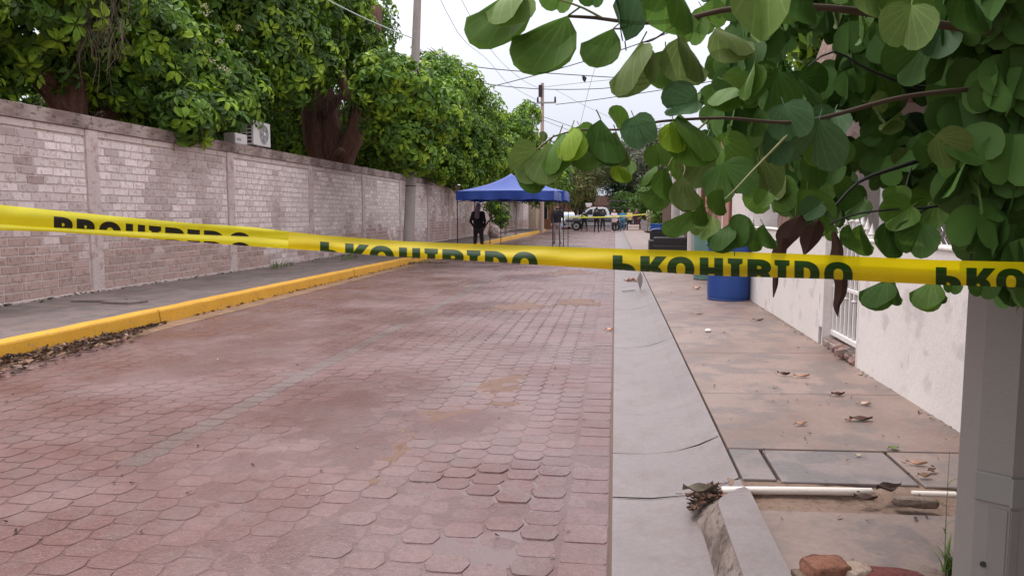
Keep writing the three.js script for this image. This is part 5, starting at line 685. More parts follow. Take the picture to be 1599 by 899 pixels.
  const sk = onGround(771, 371, HL), sa = thing('refuse_sack', 'pale patterned sack slumped against the wall below a green plant', 'sack', sk); { const g2 = new THREE.SphereGeometry(0.3, 22, 18), p = g2.attributes.position; for (let i = 0; i < p.count; i++) { const n = vnoise(p.getX(i) * 14 + 20, p.getY(i) * 14 + p.getZ(i) * 9 + 20, 64, 5); p.setXYZ(i, p.getX(i) * (0.85 + 0.3 * n), Math.max(0, 0.30 + p.getY(i) * 1.15), p.getZ(i) * (0.85 + 0.3 * n)); } g2.computeVertexNormals(); part('sack', g2, std([1.7, 1.6, 1.55], { roughness: 0.85, map: rep(T.cope, 3) }), sa); part('knot', new THREE.ConeGeometry(0.07, 0.2, 8).translate(0, 0.68, 0), std([0.3, 0.24, 0.22], { roughness: 0.85 }), sa); }
  const pl = thing('wall_shrub', 'green shrub growing against the brick wall above the pale sack', 'shrub', [sk.x - 0.9, HL, sk.z - 1.2]); const pc = atZ(778, 334, -sk.z + 1); limbs(pl, 'stem', [[[[sk.x - 0.9, HL - 0.05, sk.z - 1.2], [sk.x - 0.5, 0.9, sk.z - 1.1], [pc.x, pc.y, pc.z]], 0.06, 0.03, 2]]); crown(pl, [[pc.x, pc.y + 0.1, -pc.z, 0.62, 0.7], [pc.x + 0.25, pc.y - 0.3, -pc.z, 0.4, 0.5], [pc.x - 0.3, pc.y + 0.4, -pc.z, 0.45, 0.4]], 420, PAL, G1, 913, { size: 0.9 });
}

// ---------------------------------------------------------------- steel post at the right edge
const postX = atZ(1522, 650, 2.02).x + 0.094, postZ = -2.06;
{
  const t = thing('steel_post', 'grey eight-sided steel post with a clamp and small hatch at the right edge', 'post', [postX, walkY(postX), postZ]);
  const oct = (r, h, y) => { const g = new THREE.CylinderGeometry(r, r, h, 8, 1).toNonIndexed(); g.rotateY(0.16 + Math.PI / 8).translate(0, y + h / 2, 0); g.computeVertexNormals(); return metreUV(g); };
  part('shaft', oct(0.100, 4.2, -0.05), M.steel, t); part('base_plate', box(-0.15, 0.15, -0.004, 0.016, -0.15, 0.15, 0.003), M.steel, t);
  const f0 = (a) => V(Math.sin(a), 0, Math.cos(a));                 // outward normals of the two faces that show
  const yb = atZ(1535, 780, 2.0).y - walkY(postX), yt = atZ(1535, 735, 2.0).y - walkY(postX);
  const A0 = 0.16; const nIdx = [-1, 0].map((i) => A0 + i * Math.PI / 4);
  const plate = (ang, w, y0, y1, th, off = 0) => { const g = new RoundedBoxGeometry(w, y1 - y0, th, 2, 0.004); g.translate(off, (y0 + y1) / 2, 0.0925 + th / 2); g.rotateY(ang); return g; };
  part('clamp', [plate(nIdx[0], 0.082, yb, yt, 0.008), plate(nIdx[1], 0.060, yb - 0.004, yt - 0.004, 0.010, -0.014)], std([0.255, 0.235, 0.225], { roughness: 0.55, metalness: 0.15 }), t);
  part('hatch', plate(nIdx[0], 0.040, yb - 0.20, yb - 0.012, 0.003, 0.014), M.steel, t); part('hatch_lip', plate(nIdx[1], 0.022, yb - 0.21, yb - 0.012, 0.003, -0.026), M.steel, t); part('lock', new THREE.CylinderGeometry(0.007, 0.007, 0.006, 10).rotateX(Math.PI / 2).translate(-0.012, yb - 0.165, 0.096).rotateY(nIdx[0]), M.dark, t); void f0;
}
// ---------------------------------------------------------------- the near tree: butterfly leaves on thin branches
const LB = (ph) => { const P = [[0, 0.80], [0.2, 0.94], [0.42, 1.0], [0.68, 0.97], [0.95, 0.86], [1.22, 0.69], [1.45, 0.5], [1.6, 0.3]]; for (let i = 0; i + 1 < P.length; i++) if (ph <= P[i + 1][0]) return lerp(P[i][1], P[i + 1][1], sstep(0, 1, (ph - P[i][0]) / (P[i + 1][0] - P[i][0])) * 0.4 + 0.6 * (ph - P[i][0]) / (P[i + 1][0] - P[i][0])); return 0.3; };
function butterfly(fold, curl, seed, na = 9, nr = 5, petiole = true) {   // base at 0, midrib along +y, upper face towards +z, length 1
  const pos = [], uv = [], idx = [], R = rngOf(seed), w1 = R() * 6, w2 = R() * 6;
  for (const s of [-1, 1]) { const o = pos.length / 3;
    for (let i = 0; i <= na; i++) for (let j = 0; j <= nr; j++) { const ph = i / na * 1.6, r = Math.pow(j / nr, 0.8) * LB(ph), x = Math.sin(ph) * r * 0.92, y = Math.cos(ph) * r, f = fold + 0.05 * s; const bend = curl * r * r + 0.065 * Math.sin(ph * 3.6 + w1 * (s + 2)) * r * r + 0.04 * Math.sin(r * 5 + w2) + 0.03 * Math.sin(ph * 9 + w2) * r * r; const xx = x * Math.cos(f) - bend * Math.sin(f), zz = x * Math.sin(f) + bend * Math.cos(f) * 0.7; pos.push(s * xx, y, zz); uv.push(i / na * 0.5 * s + 0.5, j / nr); }
    for (let i = 0; i < na; i++) for (let j = 0; j < nr; j++) { const a = o + i * (nr + 1) + j, b = a + nr + 1; s > 0 ? idx.push(a, a + 1, b, b, a + 1, b + 1) : idx.push(a, b, a + 1, b, b + 1, a + 1); } }
  if (petiole) { const o = pos.length / 3; for (let k = 0; k <= 3; k++) { const t = k / 3; for (let j = 0; j < 3; j++) { const a = j * 2.094, r = 0.016; pos.push(Math.cos(a) * r, -t * 0.2, Math.sin(a) * r - 0.05 * t); uv.push(0.5, 0.5); } } for (let k = 0; k < 3; k++) for (let j = 0; j < 3; j++) { const a = o + k * 3 + j, b = o + k * 3 + (j + 1) % 3; idx.push(a, a + 3, b, b, a + 3, b + 3); } }
  const g = new THREE.BufferGeometry(); g.setAttribute('position', new THREE.Float32BufferAttribute(pos, 3)); g.setAttribute('uv', new THREE.Float32BufferAttribute(uv, 2)); g.setIndex(idx); g.computeVertexNormals(); return g;
}
const veinTex = tex(512, 256, (u, v) => {                            // u sweeps the fan of veins, v runs from the leaf base outwards
  const ph = Math.abs(u - 0.5) * 2 * 1.6; let k = 0; for (const a of [0, 0.17, 0.40, 0.68, 0.98, 1.3]) k = Math.max(k, sstep(0.030, 0.004, Math.abs(ph - a) * Math.max(v, 0.12) * (1 + v)) * (1 - 0.35 * v)); const br = sstep(0.62, 0.8, fbm(u * 1, v, 40, 3, 4)) * 0.18, n = fbm(u, v, 16, 4, 6);
  const c = mix3([0.80, 0.82, 0.80], [1.06, 1.04, 1.0], n), q = clamp(k * 0.62 + br * 0.5); return mix3(c.map((x) => x * 0.82), [1.35, 1.2, 1.4], q); });
const bl = (c, tr = 0.22) => phy(c, { map: veinTex, roughness: 0.58, transmission: tr, thickness: 0, side: THREE.DoubleSide, specularIntensity: 0.35 });
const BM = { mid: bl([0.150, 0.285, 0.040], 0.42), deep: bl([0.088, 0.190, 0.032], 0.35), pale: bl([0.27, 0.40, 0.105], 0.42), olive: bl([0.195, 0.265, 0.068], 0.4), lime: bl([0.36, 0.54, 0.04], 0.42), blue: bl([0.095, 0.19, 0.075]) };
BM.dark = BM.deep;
const LG = { fan: butterfly(1.42, 0.05, 1), half: butterfly(1.15, 0.10, 2), open: butterfly(0.42, 0.10, 3), flat: butterfly(0.18, -0.12, 4), cup: butterfly(0.75, 0.22, 5), open2: butterfly(0.5, -0.08, 6), curl: butterfly(0.3, 0.34, 11), droop: butterfly(0.6, -0.3, 12), fold: butterfly(1.05, 0.24, 13), wave: butterfly(0.35, -0.22, 14) };
const CR = V(1, 0, 0).transformDirection(camM), CU = V(0, 1, 0).transformDirection(camM), CF = V(0, 0, 1).transformDirection(camM);
const near = thing('butterfly_leaf_tree', 'overhanging tree with round two-lobed leaves on thin branches, right foreground', 'tree', [1.72, 0.14, -1.05]);
const leafList = [];
function leafAt(bx, by, tx, ty, Z, mode, mat, s = 1, tilt = 0) {
  const ax = tx - bx, ay = -(ty - by), L = Math.hypot(ax, ay) * Z / FOC; let ang = Math.atan2(ay, ax);
  const fanlike = mode === 'fan' || mode === 'half'; if (fanlike) ang += s * 0.55;
  const y = CR.clone().multiplyScalar(Math.cos(ang)).addScaledVector(CU, Math.sin(ang)).addScaledVector(CF, tilt).normalize(); let z = CF.clone().addScaledVector(y, -CF.dot(y)).normalize(), x = y.clone().cross(z);
  const roll = fanlike ? s * (mode === 'fan' ? 1.35 : 0.95) : s * 0.35; const m = new THREE.Matrix4().makeBasis(x, y, z).multiply(new THREE.Matrix4().makeRotationY(roll)); const q = new THREE.Quaternion().setFromRotationMatrix(m); const p = atZ(bx, by, Z);
  leafList.push({ p, q, L: L * (fanlike ? 1.02 : 1.04), g: LG[mode], m: BM[mat] });
}
// the leaves that stand out at the left and lower edge
[[812, -18, 757, 82, 1.12, 'fan', 'mid', -1], [806, -26, 790, 57, 1.10, 'half', 'pale', -1, 0.2], [887, 24, 822, 114, 1.12, 'fan', 'mid', -1], [958, 44, 922, 100, 1.2, 'fan', 'mid', -1], [976, 64, 958, 2, 1.18, 'cup', 'blue', 1], [880, -30, 868, 22, 1.2, 'open', 'mid', 1], [930, -30, 925, 14, 1.25, 'open', 'deep', 1],
  [1001, 66, 990, 160, 1.15, 'half', 'olive', -1], [1052, -32, 1044, 60, 1.05, 'half', 'mid', 1], [1066, 56, 1066, 138, 1.18, 'half', 'olive', 1], [1120, 42, 1152, 106, 1.2, 'half', 'olive', 1, 0.2], [1196, -62, 1182, 73, 0.80, 'cup', 'pale', 1], [1010, -28, 1012, 20, 1.3, 'open', 'deep', -1], [1040, 78, 1028, 136, 1.28, 'fan', 'mid', 1], [1090, 28, 1075, 70, 1.3, 'open', 'mid', 1], [1096, 10, 1118, 48, 1.3, 'open', 'mid', 1],
  [838, 234, 796, 272, 1.16, 'open', 'pale', -1, 0.1], [842, 238, 817, 299, 1.17, 'fan', 'mid', 1], [858, 222, 840, 284, 1.15, 'fan', 'pale', -1], [874, 208, 876, 277, 1.14, 'half', 'mid', -1], [893, 198, 891, 253, 1.12, 'half', 'lime', -1], [934, 206, 906, 263, 1.15, 'fan', 'mid', -1], [938, 186, 946, 262, 1.13, 'fan', 'deep', 1], [962, 206, 958, 264, 1.18, 'half', 'olive', 1], [990, 182, 1012, 228, 1.12, 'open', 'blue', 1], [968, 204, 948, 172, 1.22, 'cup', 'mid', 1], [846, 222, 850, 206, 1.2, 'half', 'olive', 1], [905, 196, 925, 230, 1.24, 'open', 'mid', 1],
  [1090, 158, 1034, 172, 1.15, 'open', 'blue', 1], [965, 250, 972, 288, 1.2, 'half', 'lime', 1], [985, 250, 965, 276, 1.25, 'open', 'mid', 1], [1022, 258, 1012, 296, 1.18, 'half', 'mid', -1], [1042, 262, 1030, 314, 1.16, 'half', 'mid', 1], [1038, 282, 1016, 326, 1.19, 'fan', 'mid', -1], [1024, 226, 1032, 262, 1.2, 'open', 'mid', 1], [1052, 190, 1046, 240, 1.12, 'half', 'lime', 1], [1060, 178, 1092, 262, 1.14, 'half', 'mid', 1], [1066, 274, 1074, 328, 1.12, 'fan', 'olive', 1], [1076, 330, 1046, 373, 1.15, 'fan', 'mid', -1], [1098, 310, 1084, 352, 1.18, 'half', 'mid', 1], [1112, 338, 1088, 372, 1.22, 'open', 'pale', 1], [1138, 350, 1118, 394, 1.17, 'half', 'deep', -1], [1148, 388, 1166, 338, 1.16, 'half', 'deep', 1], [1192, 350, 1194, 392, 1.2, 'half', 'deep', 1], [1178, 352, 1172, 392, 1.24, 'fan', 'mid', 1], [1130, 296, 1112, 334, 1.2, 'half', 'mid', 1], [1200, 300, 1184, 322, 1.3, 'open', 'mid', 1],
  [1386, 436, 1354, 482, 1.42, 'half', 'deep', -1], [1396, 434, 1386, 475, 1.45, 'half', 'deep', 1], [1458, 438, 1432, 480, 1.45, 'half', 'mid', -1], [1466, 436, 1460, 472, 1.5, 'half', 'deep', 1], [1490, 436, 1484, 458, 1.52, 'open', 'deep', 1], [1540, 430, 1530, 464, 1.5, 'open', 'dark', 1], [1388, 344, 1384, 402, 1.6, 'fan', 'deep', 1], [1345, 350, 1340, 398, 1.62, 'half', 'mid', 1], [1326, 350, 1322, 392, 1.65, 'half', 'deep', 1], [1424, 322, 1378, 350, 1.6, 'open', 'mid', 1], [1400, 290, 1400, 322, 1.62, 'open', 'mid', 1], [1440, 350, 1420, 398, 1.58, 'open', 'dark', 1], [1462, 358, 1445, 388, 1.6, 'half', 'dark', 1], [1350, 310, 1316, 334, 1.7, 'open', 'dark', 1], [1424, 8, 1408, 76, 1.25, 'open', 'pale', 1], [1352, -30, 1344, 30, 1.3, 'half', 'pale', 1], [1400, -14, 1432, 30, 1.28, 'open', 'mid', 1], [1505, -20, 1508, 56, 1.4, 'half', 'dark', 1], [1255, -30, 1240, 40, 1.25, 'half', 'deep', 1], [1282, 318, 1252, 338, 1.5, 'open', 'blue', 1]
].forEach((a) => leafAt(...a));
const poly = [[1108, -60], [1126, 60], [1098, 118], [1072, 200], [1088, 262], [1130, 298], [1196, 318], [1246, 352], [1300, 352], [1345, 330], [1390, 330], [1440, 352], [1478, 322], [1512, 352], [1542, 452], [1640, 480], [1680, -60]];
const inPoly = (x, y, P = poly) => { let c = false; for (let i = 0, j = P.length - 1; i < P.length; j = i++) if ((P[i][1] > y) !== (P[j][1] > y) && x < (P[j][0] - P[i][0]) * (y - P[i][1]) / (P[j][1] - P[i][1]) + P[i][0]) c = !c; return c; };
const gaps = [[1274, 62, 34], [1334, 186, 22], [1432, 162, 24], [1550, 158, 22], [1344, 262, 18], [1378, 300, 16], [1450, 286, 12], [1130, 196, 12], [1500, 362, 26], [1380, 380, 20], [1206, 92, 10], [1175, 240, 9]];
{
  const R = rngOf(888); let n = 0, guard = 0;
  while (n < 228 && guard++ < 9000) {
    const x = 1040 + 620 * R(), y = -55 + 530 * R(); if (!inPoly(x, y)) continue; const Z = (x > 1470 ? 0.15 : 0) + 1.25 + 1.15 * Math.pow(R(), 0.8) + Math.max(0, (x - 1300) / 1100) - (x > 1470 ? 0.35 * R() : 0), L = (0.045 + 0.055 * R()) * FOC / Z, a = -Math.PI / 2 + (R() - 0.5) * 2.2; const ex = x + Math.cos(a) * L, ey = y - Math.sin(a) * L; if (gaps.some(([gx, gy, gr]) => Math.hypot(x + (ex - x) * 0.5 - gx, y + (ey - y) * 0.5 - gy) < gr + L * 0.36)) continue; if (ey > 300 && !inPoly(ex, ey - 25)) continue;
    const modes = ['open', 'curl', 'half', 'droop', 'cup', 'fold', 'wave'], mats = ['mid', 'deep', 'mid', 'blue', 'deep', 'olive'];
    leafAt(x, y, ex, ey, Z, modes[Math.floor(R() * 7)], mats[Math.floor(R() * mats.length)], R() < 0.5 ? -1 : 1, (R() - 0.5) * 0.9); n++;
  }
  leafList.forEach((l, i) => { const m = sh(new THREE.Mesh(l.g, l.m)); m.name = i ? `leaf_${String(i).padStart(3, '0')}` : 'leaf'; m.position.copy(l.p).sub(near.position); m.quaternion.copy(l.q); m.scale.set(l.L * (0.86 + 0.2 * R()), l.L, l.L * (0.8 + 0.5 * R())); near.add(m); });
  // the rest of the crown, right and behind; unseen leaves overhead added for shade
  const low = butterfly(0.45, 0.1, 7, 8, 3, false), mats = []; let tries = 0; const gap2 = gaps.map(([x, y, r]) => [x, y, r * 1.25]);
  while (mats.length < 40000 && tries++ < 700000) {
    const p = V(-1.6 + 6.6 * R(), 1.25 + 3.6 * R(), 3.6 - 7.6 * R()); const e = Math.min(Math.hypot((p.x - 2.3) / 2.2, (p.y - 3.0) / 1.85, (p.z + 0.3) / 3.4), Math.hypot((p.x - 1.9) / 1.6, (p.y - 3.2) / 1.0, (p.z - 0.9) / 2.7)); if (e > 0.8 + 0.35 * R()) continue; if (p.length() < 0.75 || p.distanceTo(camera.position) < 1.3) continue;
    const v = p.clone().project(camera), behind = p.clone().applyMatrix4(camera.matrixWorldInverse).z > -0.1;
    if (!behind && Math.abs(v.x) < 1.06 && Math.abs(v.y) < 1.08) { const x = (v.x + 1) / 2 * PW, y = (1 - v.y) / 2 * PH; if (!inPoly(x, y + 30) || !inPoly(x - 26, y) || !inPoly(x, y) || p.z > -1.7) continue; if (gap2.some(([gx, gy, gr]) => Math.hypot(x - gx, y - gy) < gr + 14)) continue; }
    const q = new THREE.Quaternion().setFromEuler(new THREE.Euler(Math.PI + (R() - 0.5) * 1.8, R() * 6.28, (R() - 0.5) * 1.2)), s = 0.06 + 0.035 * R(); mats.push(new THREE.Matrix4().compose(p.sub(near.position), q, V(s, s, s)));
  }
  for (let i = 0, tr = 0; i < 1900 && tr < 20000; tr++) {
    const x = 1050 + 640 * R(), y = -60 + 520 * R(); if (!inPoly(x, y) || !inPoly(x - 24, y + 8) || !inPoly(x, y + 34)) continue; if (gap2.some(([gx, gy, gr]) => Math.hypot(x - gx, y - gy) < gr + 12)) continue; if (x < 1200 && R() < 0.5) continue;
    const q = new THREE.Quaternion().setFromEuler(new THREE.Euler(Math.PI + (R() - 0.5) * 1.4, R() * 6.28, (R() - 0.5) * 1.2)), s = 0.065 + 0.035 * R(); mats.push(new THREE.Matrix4().compose(atZ(x, y, x > 1490 && R() < 0.5 ? 1.45 + 0.4 * R() : 1.9 + 1.5 * R()).sub(near.position), q, V(s, s, s))); i++;
  }
  const im = sh(new THREE.InstancedMesh(low, phy([1, 1, 1], { roughness: 0.6, transmission: 0.12, thickness: 0, side: THREE.DoubleSide, specularIntensity: 0.35 }), mats.length)); im.name = 'crown'; im.userData.kind = 'stuff'; mats.forEach((m, i) => { im.setMatrixAt(i, m); const k = 0.7 + 0.6 * R(); im.setColorAt(i, col(0.085 * k, 0.175 * k, 0.036 * k)); }); near.add(im);
  // dry brown leaves hanging down
  const dry = std([0.055, 0.022, 0.014], { roughness: 0.8, side: THREE.DoubleSide }), hang = (pts, w) => { const rows = pts.map(([x, y, ww, tw], i) => { const c = atZ(x, y, pts.z + i * 0.004), d = CR.clone().multiplyScalar(Math.cos(tw)).addScaledVector(CF, Math.sin(tw)); return [c.clone().addScaledVector(d, -ww), c.clone().addScaledVector(CF, 0.004), c.clone().addScaledVector(d, ww)]; }); const cv = [0, 1, 2].map((c) => new THREE.CatmullRomCurve3(rows.map((r) => r[c]))), fine = []; for (let i = 0; i <= 28; i++) fine.push([0, 1, 2].map((c) => cv[c].getPoint(i / 28))); wpart('dry_leaf', loft(fine), dry, near); void w; };
  const h1 = [[1302, 362, 0.004, 0], [1308, 385, 0.010, 0.3], [1306, 415, 0.013, 0.6], [1314, 440, 0.012, 0.2], [1312, 462, 0.010, 0.5], [1307, 478, 0.006, 0.3], [1309, 494, 0.001, 0]]; h1.z = 1.47; hang(h1); const h2 = [[1222, 372, 0.010, 0], [1216, 400, 0.013, 0.4], [1212, 425, 0.006, 0.2], [1211, 445, 0.005, 0.1], [1208, 464, 0.001, 0]]; h2.z = 1.46; hang(h2); const h3 = [[1250, 336, 0.004, 0], [1240, 350, 0.022, 0.3], [1232, 366, 0.024, 0.5], [1226, 382, 0.012, 0.3], [1221, 397, 0.001, 0]]; h3.z = 1.5; hang(h3); const h4 = [[1278, 342, 0.002, 0], [1272, 356, 0.018, 0.2], [1266, 372, 0.020, 0.3], [1261, 388, 0.010, 0.5], [1256, 399, 0.001, 0]]; h4.z = 1.55; hang(h4);
  const bm = std([0.10, 0.062, 0.045], { roughness: 0.85 }), gm = std([0.30, 0.30, 0.13], { roughness: 0.7 });
  const br = (pts, r0, r1, m = bm) => wpart('branch', sweep(pts.map(([x, y, z]) => atZ(x, y, z)), (t) => lerp(r0, r1, t), 6, 0.12, 4), m, near);
  br([[1640, 60, 1.5], [1480, 40, 1.45], [1290, 12, 1.35], [1140, 14, 1.24], [1065, 30, 1.2], [1000, 36, 1.2], [935, 28, 1.19], [888, 25, 1.13]], 0.009, 0.0022); br([[990, 36, 1.2], [972, 44, 1.19], [958, 45, 1.2]], 0.002, 0.0012); br([[1066, 30, 1.2], [1020, 62, 1.18], [1002, 66, 1.15]], 0.002, 0.001); br([[1100, 20, 1.22], [1078, 44, 1.2], [1067, 56, 1.18]], 0.0022, 0.001); br([[940, 28, 1.19], [905, 10, 1.17], [815, -16, 1.12]], 0.002, 0.001, gm);
  br([[1640, 130, 1.6], [1420, 150, 1.45], [1250, 190, 1.32], [1120, 184, 1.2], [1010, 192, 1.16], [960, 203, 1.17], [905, 202, 1.15], [862, 214, 1.15], [838, 234, 1.16]], 0.0055, 0.0012); br([[1110, 184, 1.2], [1060, 232, 1.18], [1040, 264, 1.17], [1024, 282, 1.18]], 0.002, 0.0008, gm); br([[1250, 190, 1.32], [1180, 262, 1.25], [1125, 316, 1.2], [1080, 330, 1.16]], 0.0026, 0.0008, gm); br([[1066, 250, 1.16], [1070, 264, 1.14], [1066, 276, 1.12]], 0.001, 0.001, gm);
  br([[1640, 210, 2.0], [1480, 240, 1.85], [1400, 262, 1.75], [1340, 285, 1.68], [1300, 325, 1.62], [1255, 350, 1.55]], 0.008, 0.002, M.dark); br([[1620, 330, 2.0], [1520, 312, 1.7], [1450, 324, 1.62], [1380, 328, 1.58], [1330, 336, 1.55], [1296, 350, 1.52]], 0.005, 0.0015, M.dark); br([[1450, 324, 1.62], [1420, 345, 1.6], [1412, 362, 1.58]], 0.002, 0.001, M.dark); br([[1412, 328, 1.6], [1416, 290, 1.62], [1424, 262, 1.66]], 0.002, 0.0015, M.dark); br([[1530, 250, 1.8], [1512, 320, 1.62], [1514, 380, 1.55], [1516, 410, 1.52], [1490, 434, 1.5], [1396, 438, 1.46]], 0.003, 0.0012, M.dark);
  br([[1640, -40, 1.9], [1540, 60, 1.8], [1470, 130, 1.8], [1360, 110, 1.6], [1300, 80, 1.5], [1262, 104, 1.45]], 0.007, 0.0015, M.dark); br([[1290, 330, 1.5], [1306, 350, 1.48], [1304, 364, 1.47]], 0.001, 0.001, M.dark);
  limbs(near, 'trunk', [[[[1.72, -0.0, -1.05], [1.74, 0.9, -1.03], [1.66, 1.7, -0.95], [1.85, 2.4, -0.9], [2.2, 3.4, -0.8]], 0.085, 0.05, 31]], M.greybark, 10);
  limbs(near, 'limb', [[[[1.67, 1.65, -0.95], [1.75, 1.85, -1.35], atZ(1640, 130, 1.6).toArray()], 0.03, 0.009, 32], [[[1.8, 2.2, -0.92], [1.5, 2.1, -1.4], atZ(1640, 60, 1.5).toArray()], 0.03, 0.01, 33], [[[1.68, 1.6, -0.95], [1.8, 1.75, -1.6], atZ(1640, 210, 2.0).toArray()], 0.025, 0.009, 34], [[[1.85, 2.4, -0.9], [2.0, 2.2, -1.6], atZ(1640, -40, 1.9).toArray()], 0.025, 0.008, 35], [[[1.7, 1.5, -1.0], [1.75, 1.5, -1.7], atZ(1620, 330, 2.0).toArray()], 0.018, 0.006, 36]], M.greybark, 8);
}
// ---------------------------------------------------------------- the barrier tape across the picture
{
  const make = (ink, ground) => { const c = document.createElement('canvas'); c.width = 1024; c.height = 144; const x = c.getContext('2d'); x.fillStyle = ground; x.fillRect(0, 0, 1024, 144); x.fillStyle = ink; x.strokeStyle = ink; x.lineWidth = 10; x.font = 'bold 116px sans-serif'; x.textBaseline = 'alphabetic'; const word = 'PROHIBIDO', adv = 1024 * 0.775 / word.length; const ws = [1, 1, 1.12, 1.05, 0.62, 1, 0.62, 1.05, 1.12], tot = ws.reduce((a, b) => a + b, 0); let at = 4; for (let i = 0; i < word.length; i++) { const cell = 1024 * 0.77 * ws[i] / tot, m = x.measureText(word[i]).width; x.save(); x.translate(at + cell * 0.5, 114); x.scale(word[i] === 'I' ? Math.min(1, cell * 0.8 / m) : cell * 0.90 / m, 1); x.fillText(word[i], -m / 2, 0); x.strokeText(word[i], -m / 2, 0); x.restore(); at += cell; } void adv; const t = new THREE.CanvasTexture(c); t.colorSpace = THREE.SRGBColorSpace; t.wrapS = t.wrapT = THREE.RepeatWrapping; t.magFilter = THREE.LinearFilter; return t; };
  const film = (t) => phy([1, 1, 1], { map: t, roughness: 0.34, transmission: 0.42, thickness: 0, side: THREE.DoubleSide, specularIntensity: 0.7 });
  const front = film(make('rgb(28,22,10)', 'rgb(238,226,22)')), back = film(make('rgb(38,70,14)', 'rgb(238,214,14)')), plain = phy([0.80, 0.66, 0.012], { roughness: 0.34, transmission: 0.3, thickness: 0, side: THREE.DoubleSide });
  const tab = [[-40, 316, 347, 357], [0, 319.7, 350, 359.5], [79, 327.6, 355, 361.5], [184, 338, 360, 369], [302, 348.6, 366, 377.5], [394, 354.5, 369.5, 384.5], [500, 367, 380, 391.7], [630, 376.5, 392, 401.8], [745, 381, 398, 407.5], [850, 384.2, 404, 414.2], [984, 388.7, 411, 422.6], [1128, 392.4, 418, 431], [1297, 398, 424, 435.6], [1363, 401.4, 427, 439.4], [1468, 406, 431, 444.7], [1597, 409, 435, 448.6], [1700, 412, 438, 452]];
  const look = (px, c) => { for (let i = 0; i + 1 < tab.length; i++) if (px <= tab[i + 1][0]) return lerp(tab[i][c], tab[i + 1][c], clamp((px - tab[i][0]) / (tab[i + 1][0] - tab[i][0]))); return tab[tab.length - 1][c]; };
  const Z0 = 1.42, W = 0.075, cam = (px, py, d) => V((px - PW / 2) / FOC * d, (PH / 2 - py) / FOC * d, -d).applyMatrix4(camM), pxOf = (k) => PW / 2 + FOC * (-0.612 + 0.364 * k) / (1 - 0.045 * k);
  const edge = (k) => { const px = pxOf(k), d = Z0 * (1 - 0.045 * k); if (px >= -30) return [1, 2, 3].map((c) => cam(px, look(px, c), d)); const k0 = -0.18, b = edge0 ??= [1, 2, 3].map((c) => cam(pxOf(k0), look(pxOf(k0), c), Z0 * (1 - 0.045 * k0))), dk = (k - k0), dir = cam(PW / 2 + FOC * 0.364, PH / 2, 1).sub(camera.position), off = V(dk * Z0 * 0.364, 0, dk * Z0 * 0.045).applyQuaternion(camera.quaternion); void dir; off.y = -dk * 0.022; return b.map((q) => q.clone().add(off)); };
  let edge0; const t = thing('barrier_tape', 'wide yellow barrier tape printed PROHIBIDO stretched across the whole street', 'tape', edge(0)[1]);
  const strip = (name, k0, k1, mat, rowsOf) => { const n = Math.ceil((k1 - k0) / 0.02), pos = [], uv = [], idx = []; let m = 0; for (let i = 0; i <= n; i++) { const k = lerp(k0, k1, i / n), rows = rowsOf(k, edge(k)); m = rows.length; for (const [p, v] of rows) { pos.push(p.x, p.y, p.z); uv.push(k, v); } } for (let i = 0; i < n; i++) for (let j = 0; j + 1 < m; j++) { const a = i * m + j, b = a + m; idx.push(a, a + 1, b, b, a + 1, b + 1); } const g = new THREE.BufferGeometry(); g.setAttribute('position', new THREE.Float32BufferAttribute(pos, 3)); g.setAttribute('uv', new THREE.Float32BufferAttribute(uv, 2)); g.setIndex(idx); g.computeVertexNormals(); return wpart(name, g, mat, t); };
  const wr = (k, s) => 0.0035 * (vnoise(k * 9 + 40, s * 2.4 + 3, 256, 12) - 0.5) + 0.002 * Math.sin(k * 2 + s * 5);
  const toCam = (p) => camera.position.clone().sub(p).normalize();
  const KS = 0.9, rowsBack = (k, [a, c, b]) => { const o = [], tot = a.distanceTo(b); for (let j = 0; j <= 8; j++) { const s = j / 8, p = a.clone().lerp(b, s); p.addScaledVector(toCam(p), 0.010 * Math.sin(Math.pow(s, 1.6) * Math.PI) + wr(k, s)); o.push([p, clamp(s * tot / W * 1.16)]); } return o; };
  let kL = -0.2; while (edge(kL)[1].x > XW + 0.05 && kL > -30) kL -= 0.05;
  strip('printed_face', kL, KS, front, (k, [a, c, b]) => { const o = []; for (let j = 0; j <= 5; j++) { const s = j / 5, p = a.clone().lerp(c, s); p.addScaledVector(toCam(p), 0.004 * Math.sin(s * Math.PI) + wr(k, s)); o.push([p, 1 - s * a.distanceTo(c) / W * 1.16]); } return o; });
  strip('folded_edge', kL, KS, front, (k, [a, c, b]) => { const o = []; for (let j = 0; j <= 4; j++) { const s = j / 4, p = c.clone().lerp(b, s); p.addScaledVector(toCam(p), wr(k, 1) + 0.006 * Math.sin(s * Math.PI * 0.8) + 0.0006); o.push([p, 1 - s * c.distanceTo(b) / W * 1.15]); } return o; });
  strip('reverse_face', KS, 4.15, back, rowsBack);
  strip('back_layer', kL, 4.15, plain, (k, [a, c, b]) => { const o = []; for (let j = 0; j <= 3; j++) { const s = j / 3, p = b.clone().lerp(a, s * 0.62); p.addScaledVector(toCam(p), wr(k, 1 - s * 0.62) - 0.003 - 0.006 * Math.sin(s * 2.2)); o.push([p, 0]); } return o; });
  const e = edge(4.15)[1]; part('tie', sweep([e.clone(), e.clone().lerp(V(1.72, e.y, -1.05), 0.5), V(1.66, e.y + 0.02, -1.02)].map((q) => q.sub(t.position)), () => 0.012, 6), plain, t);
}
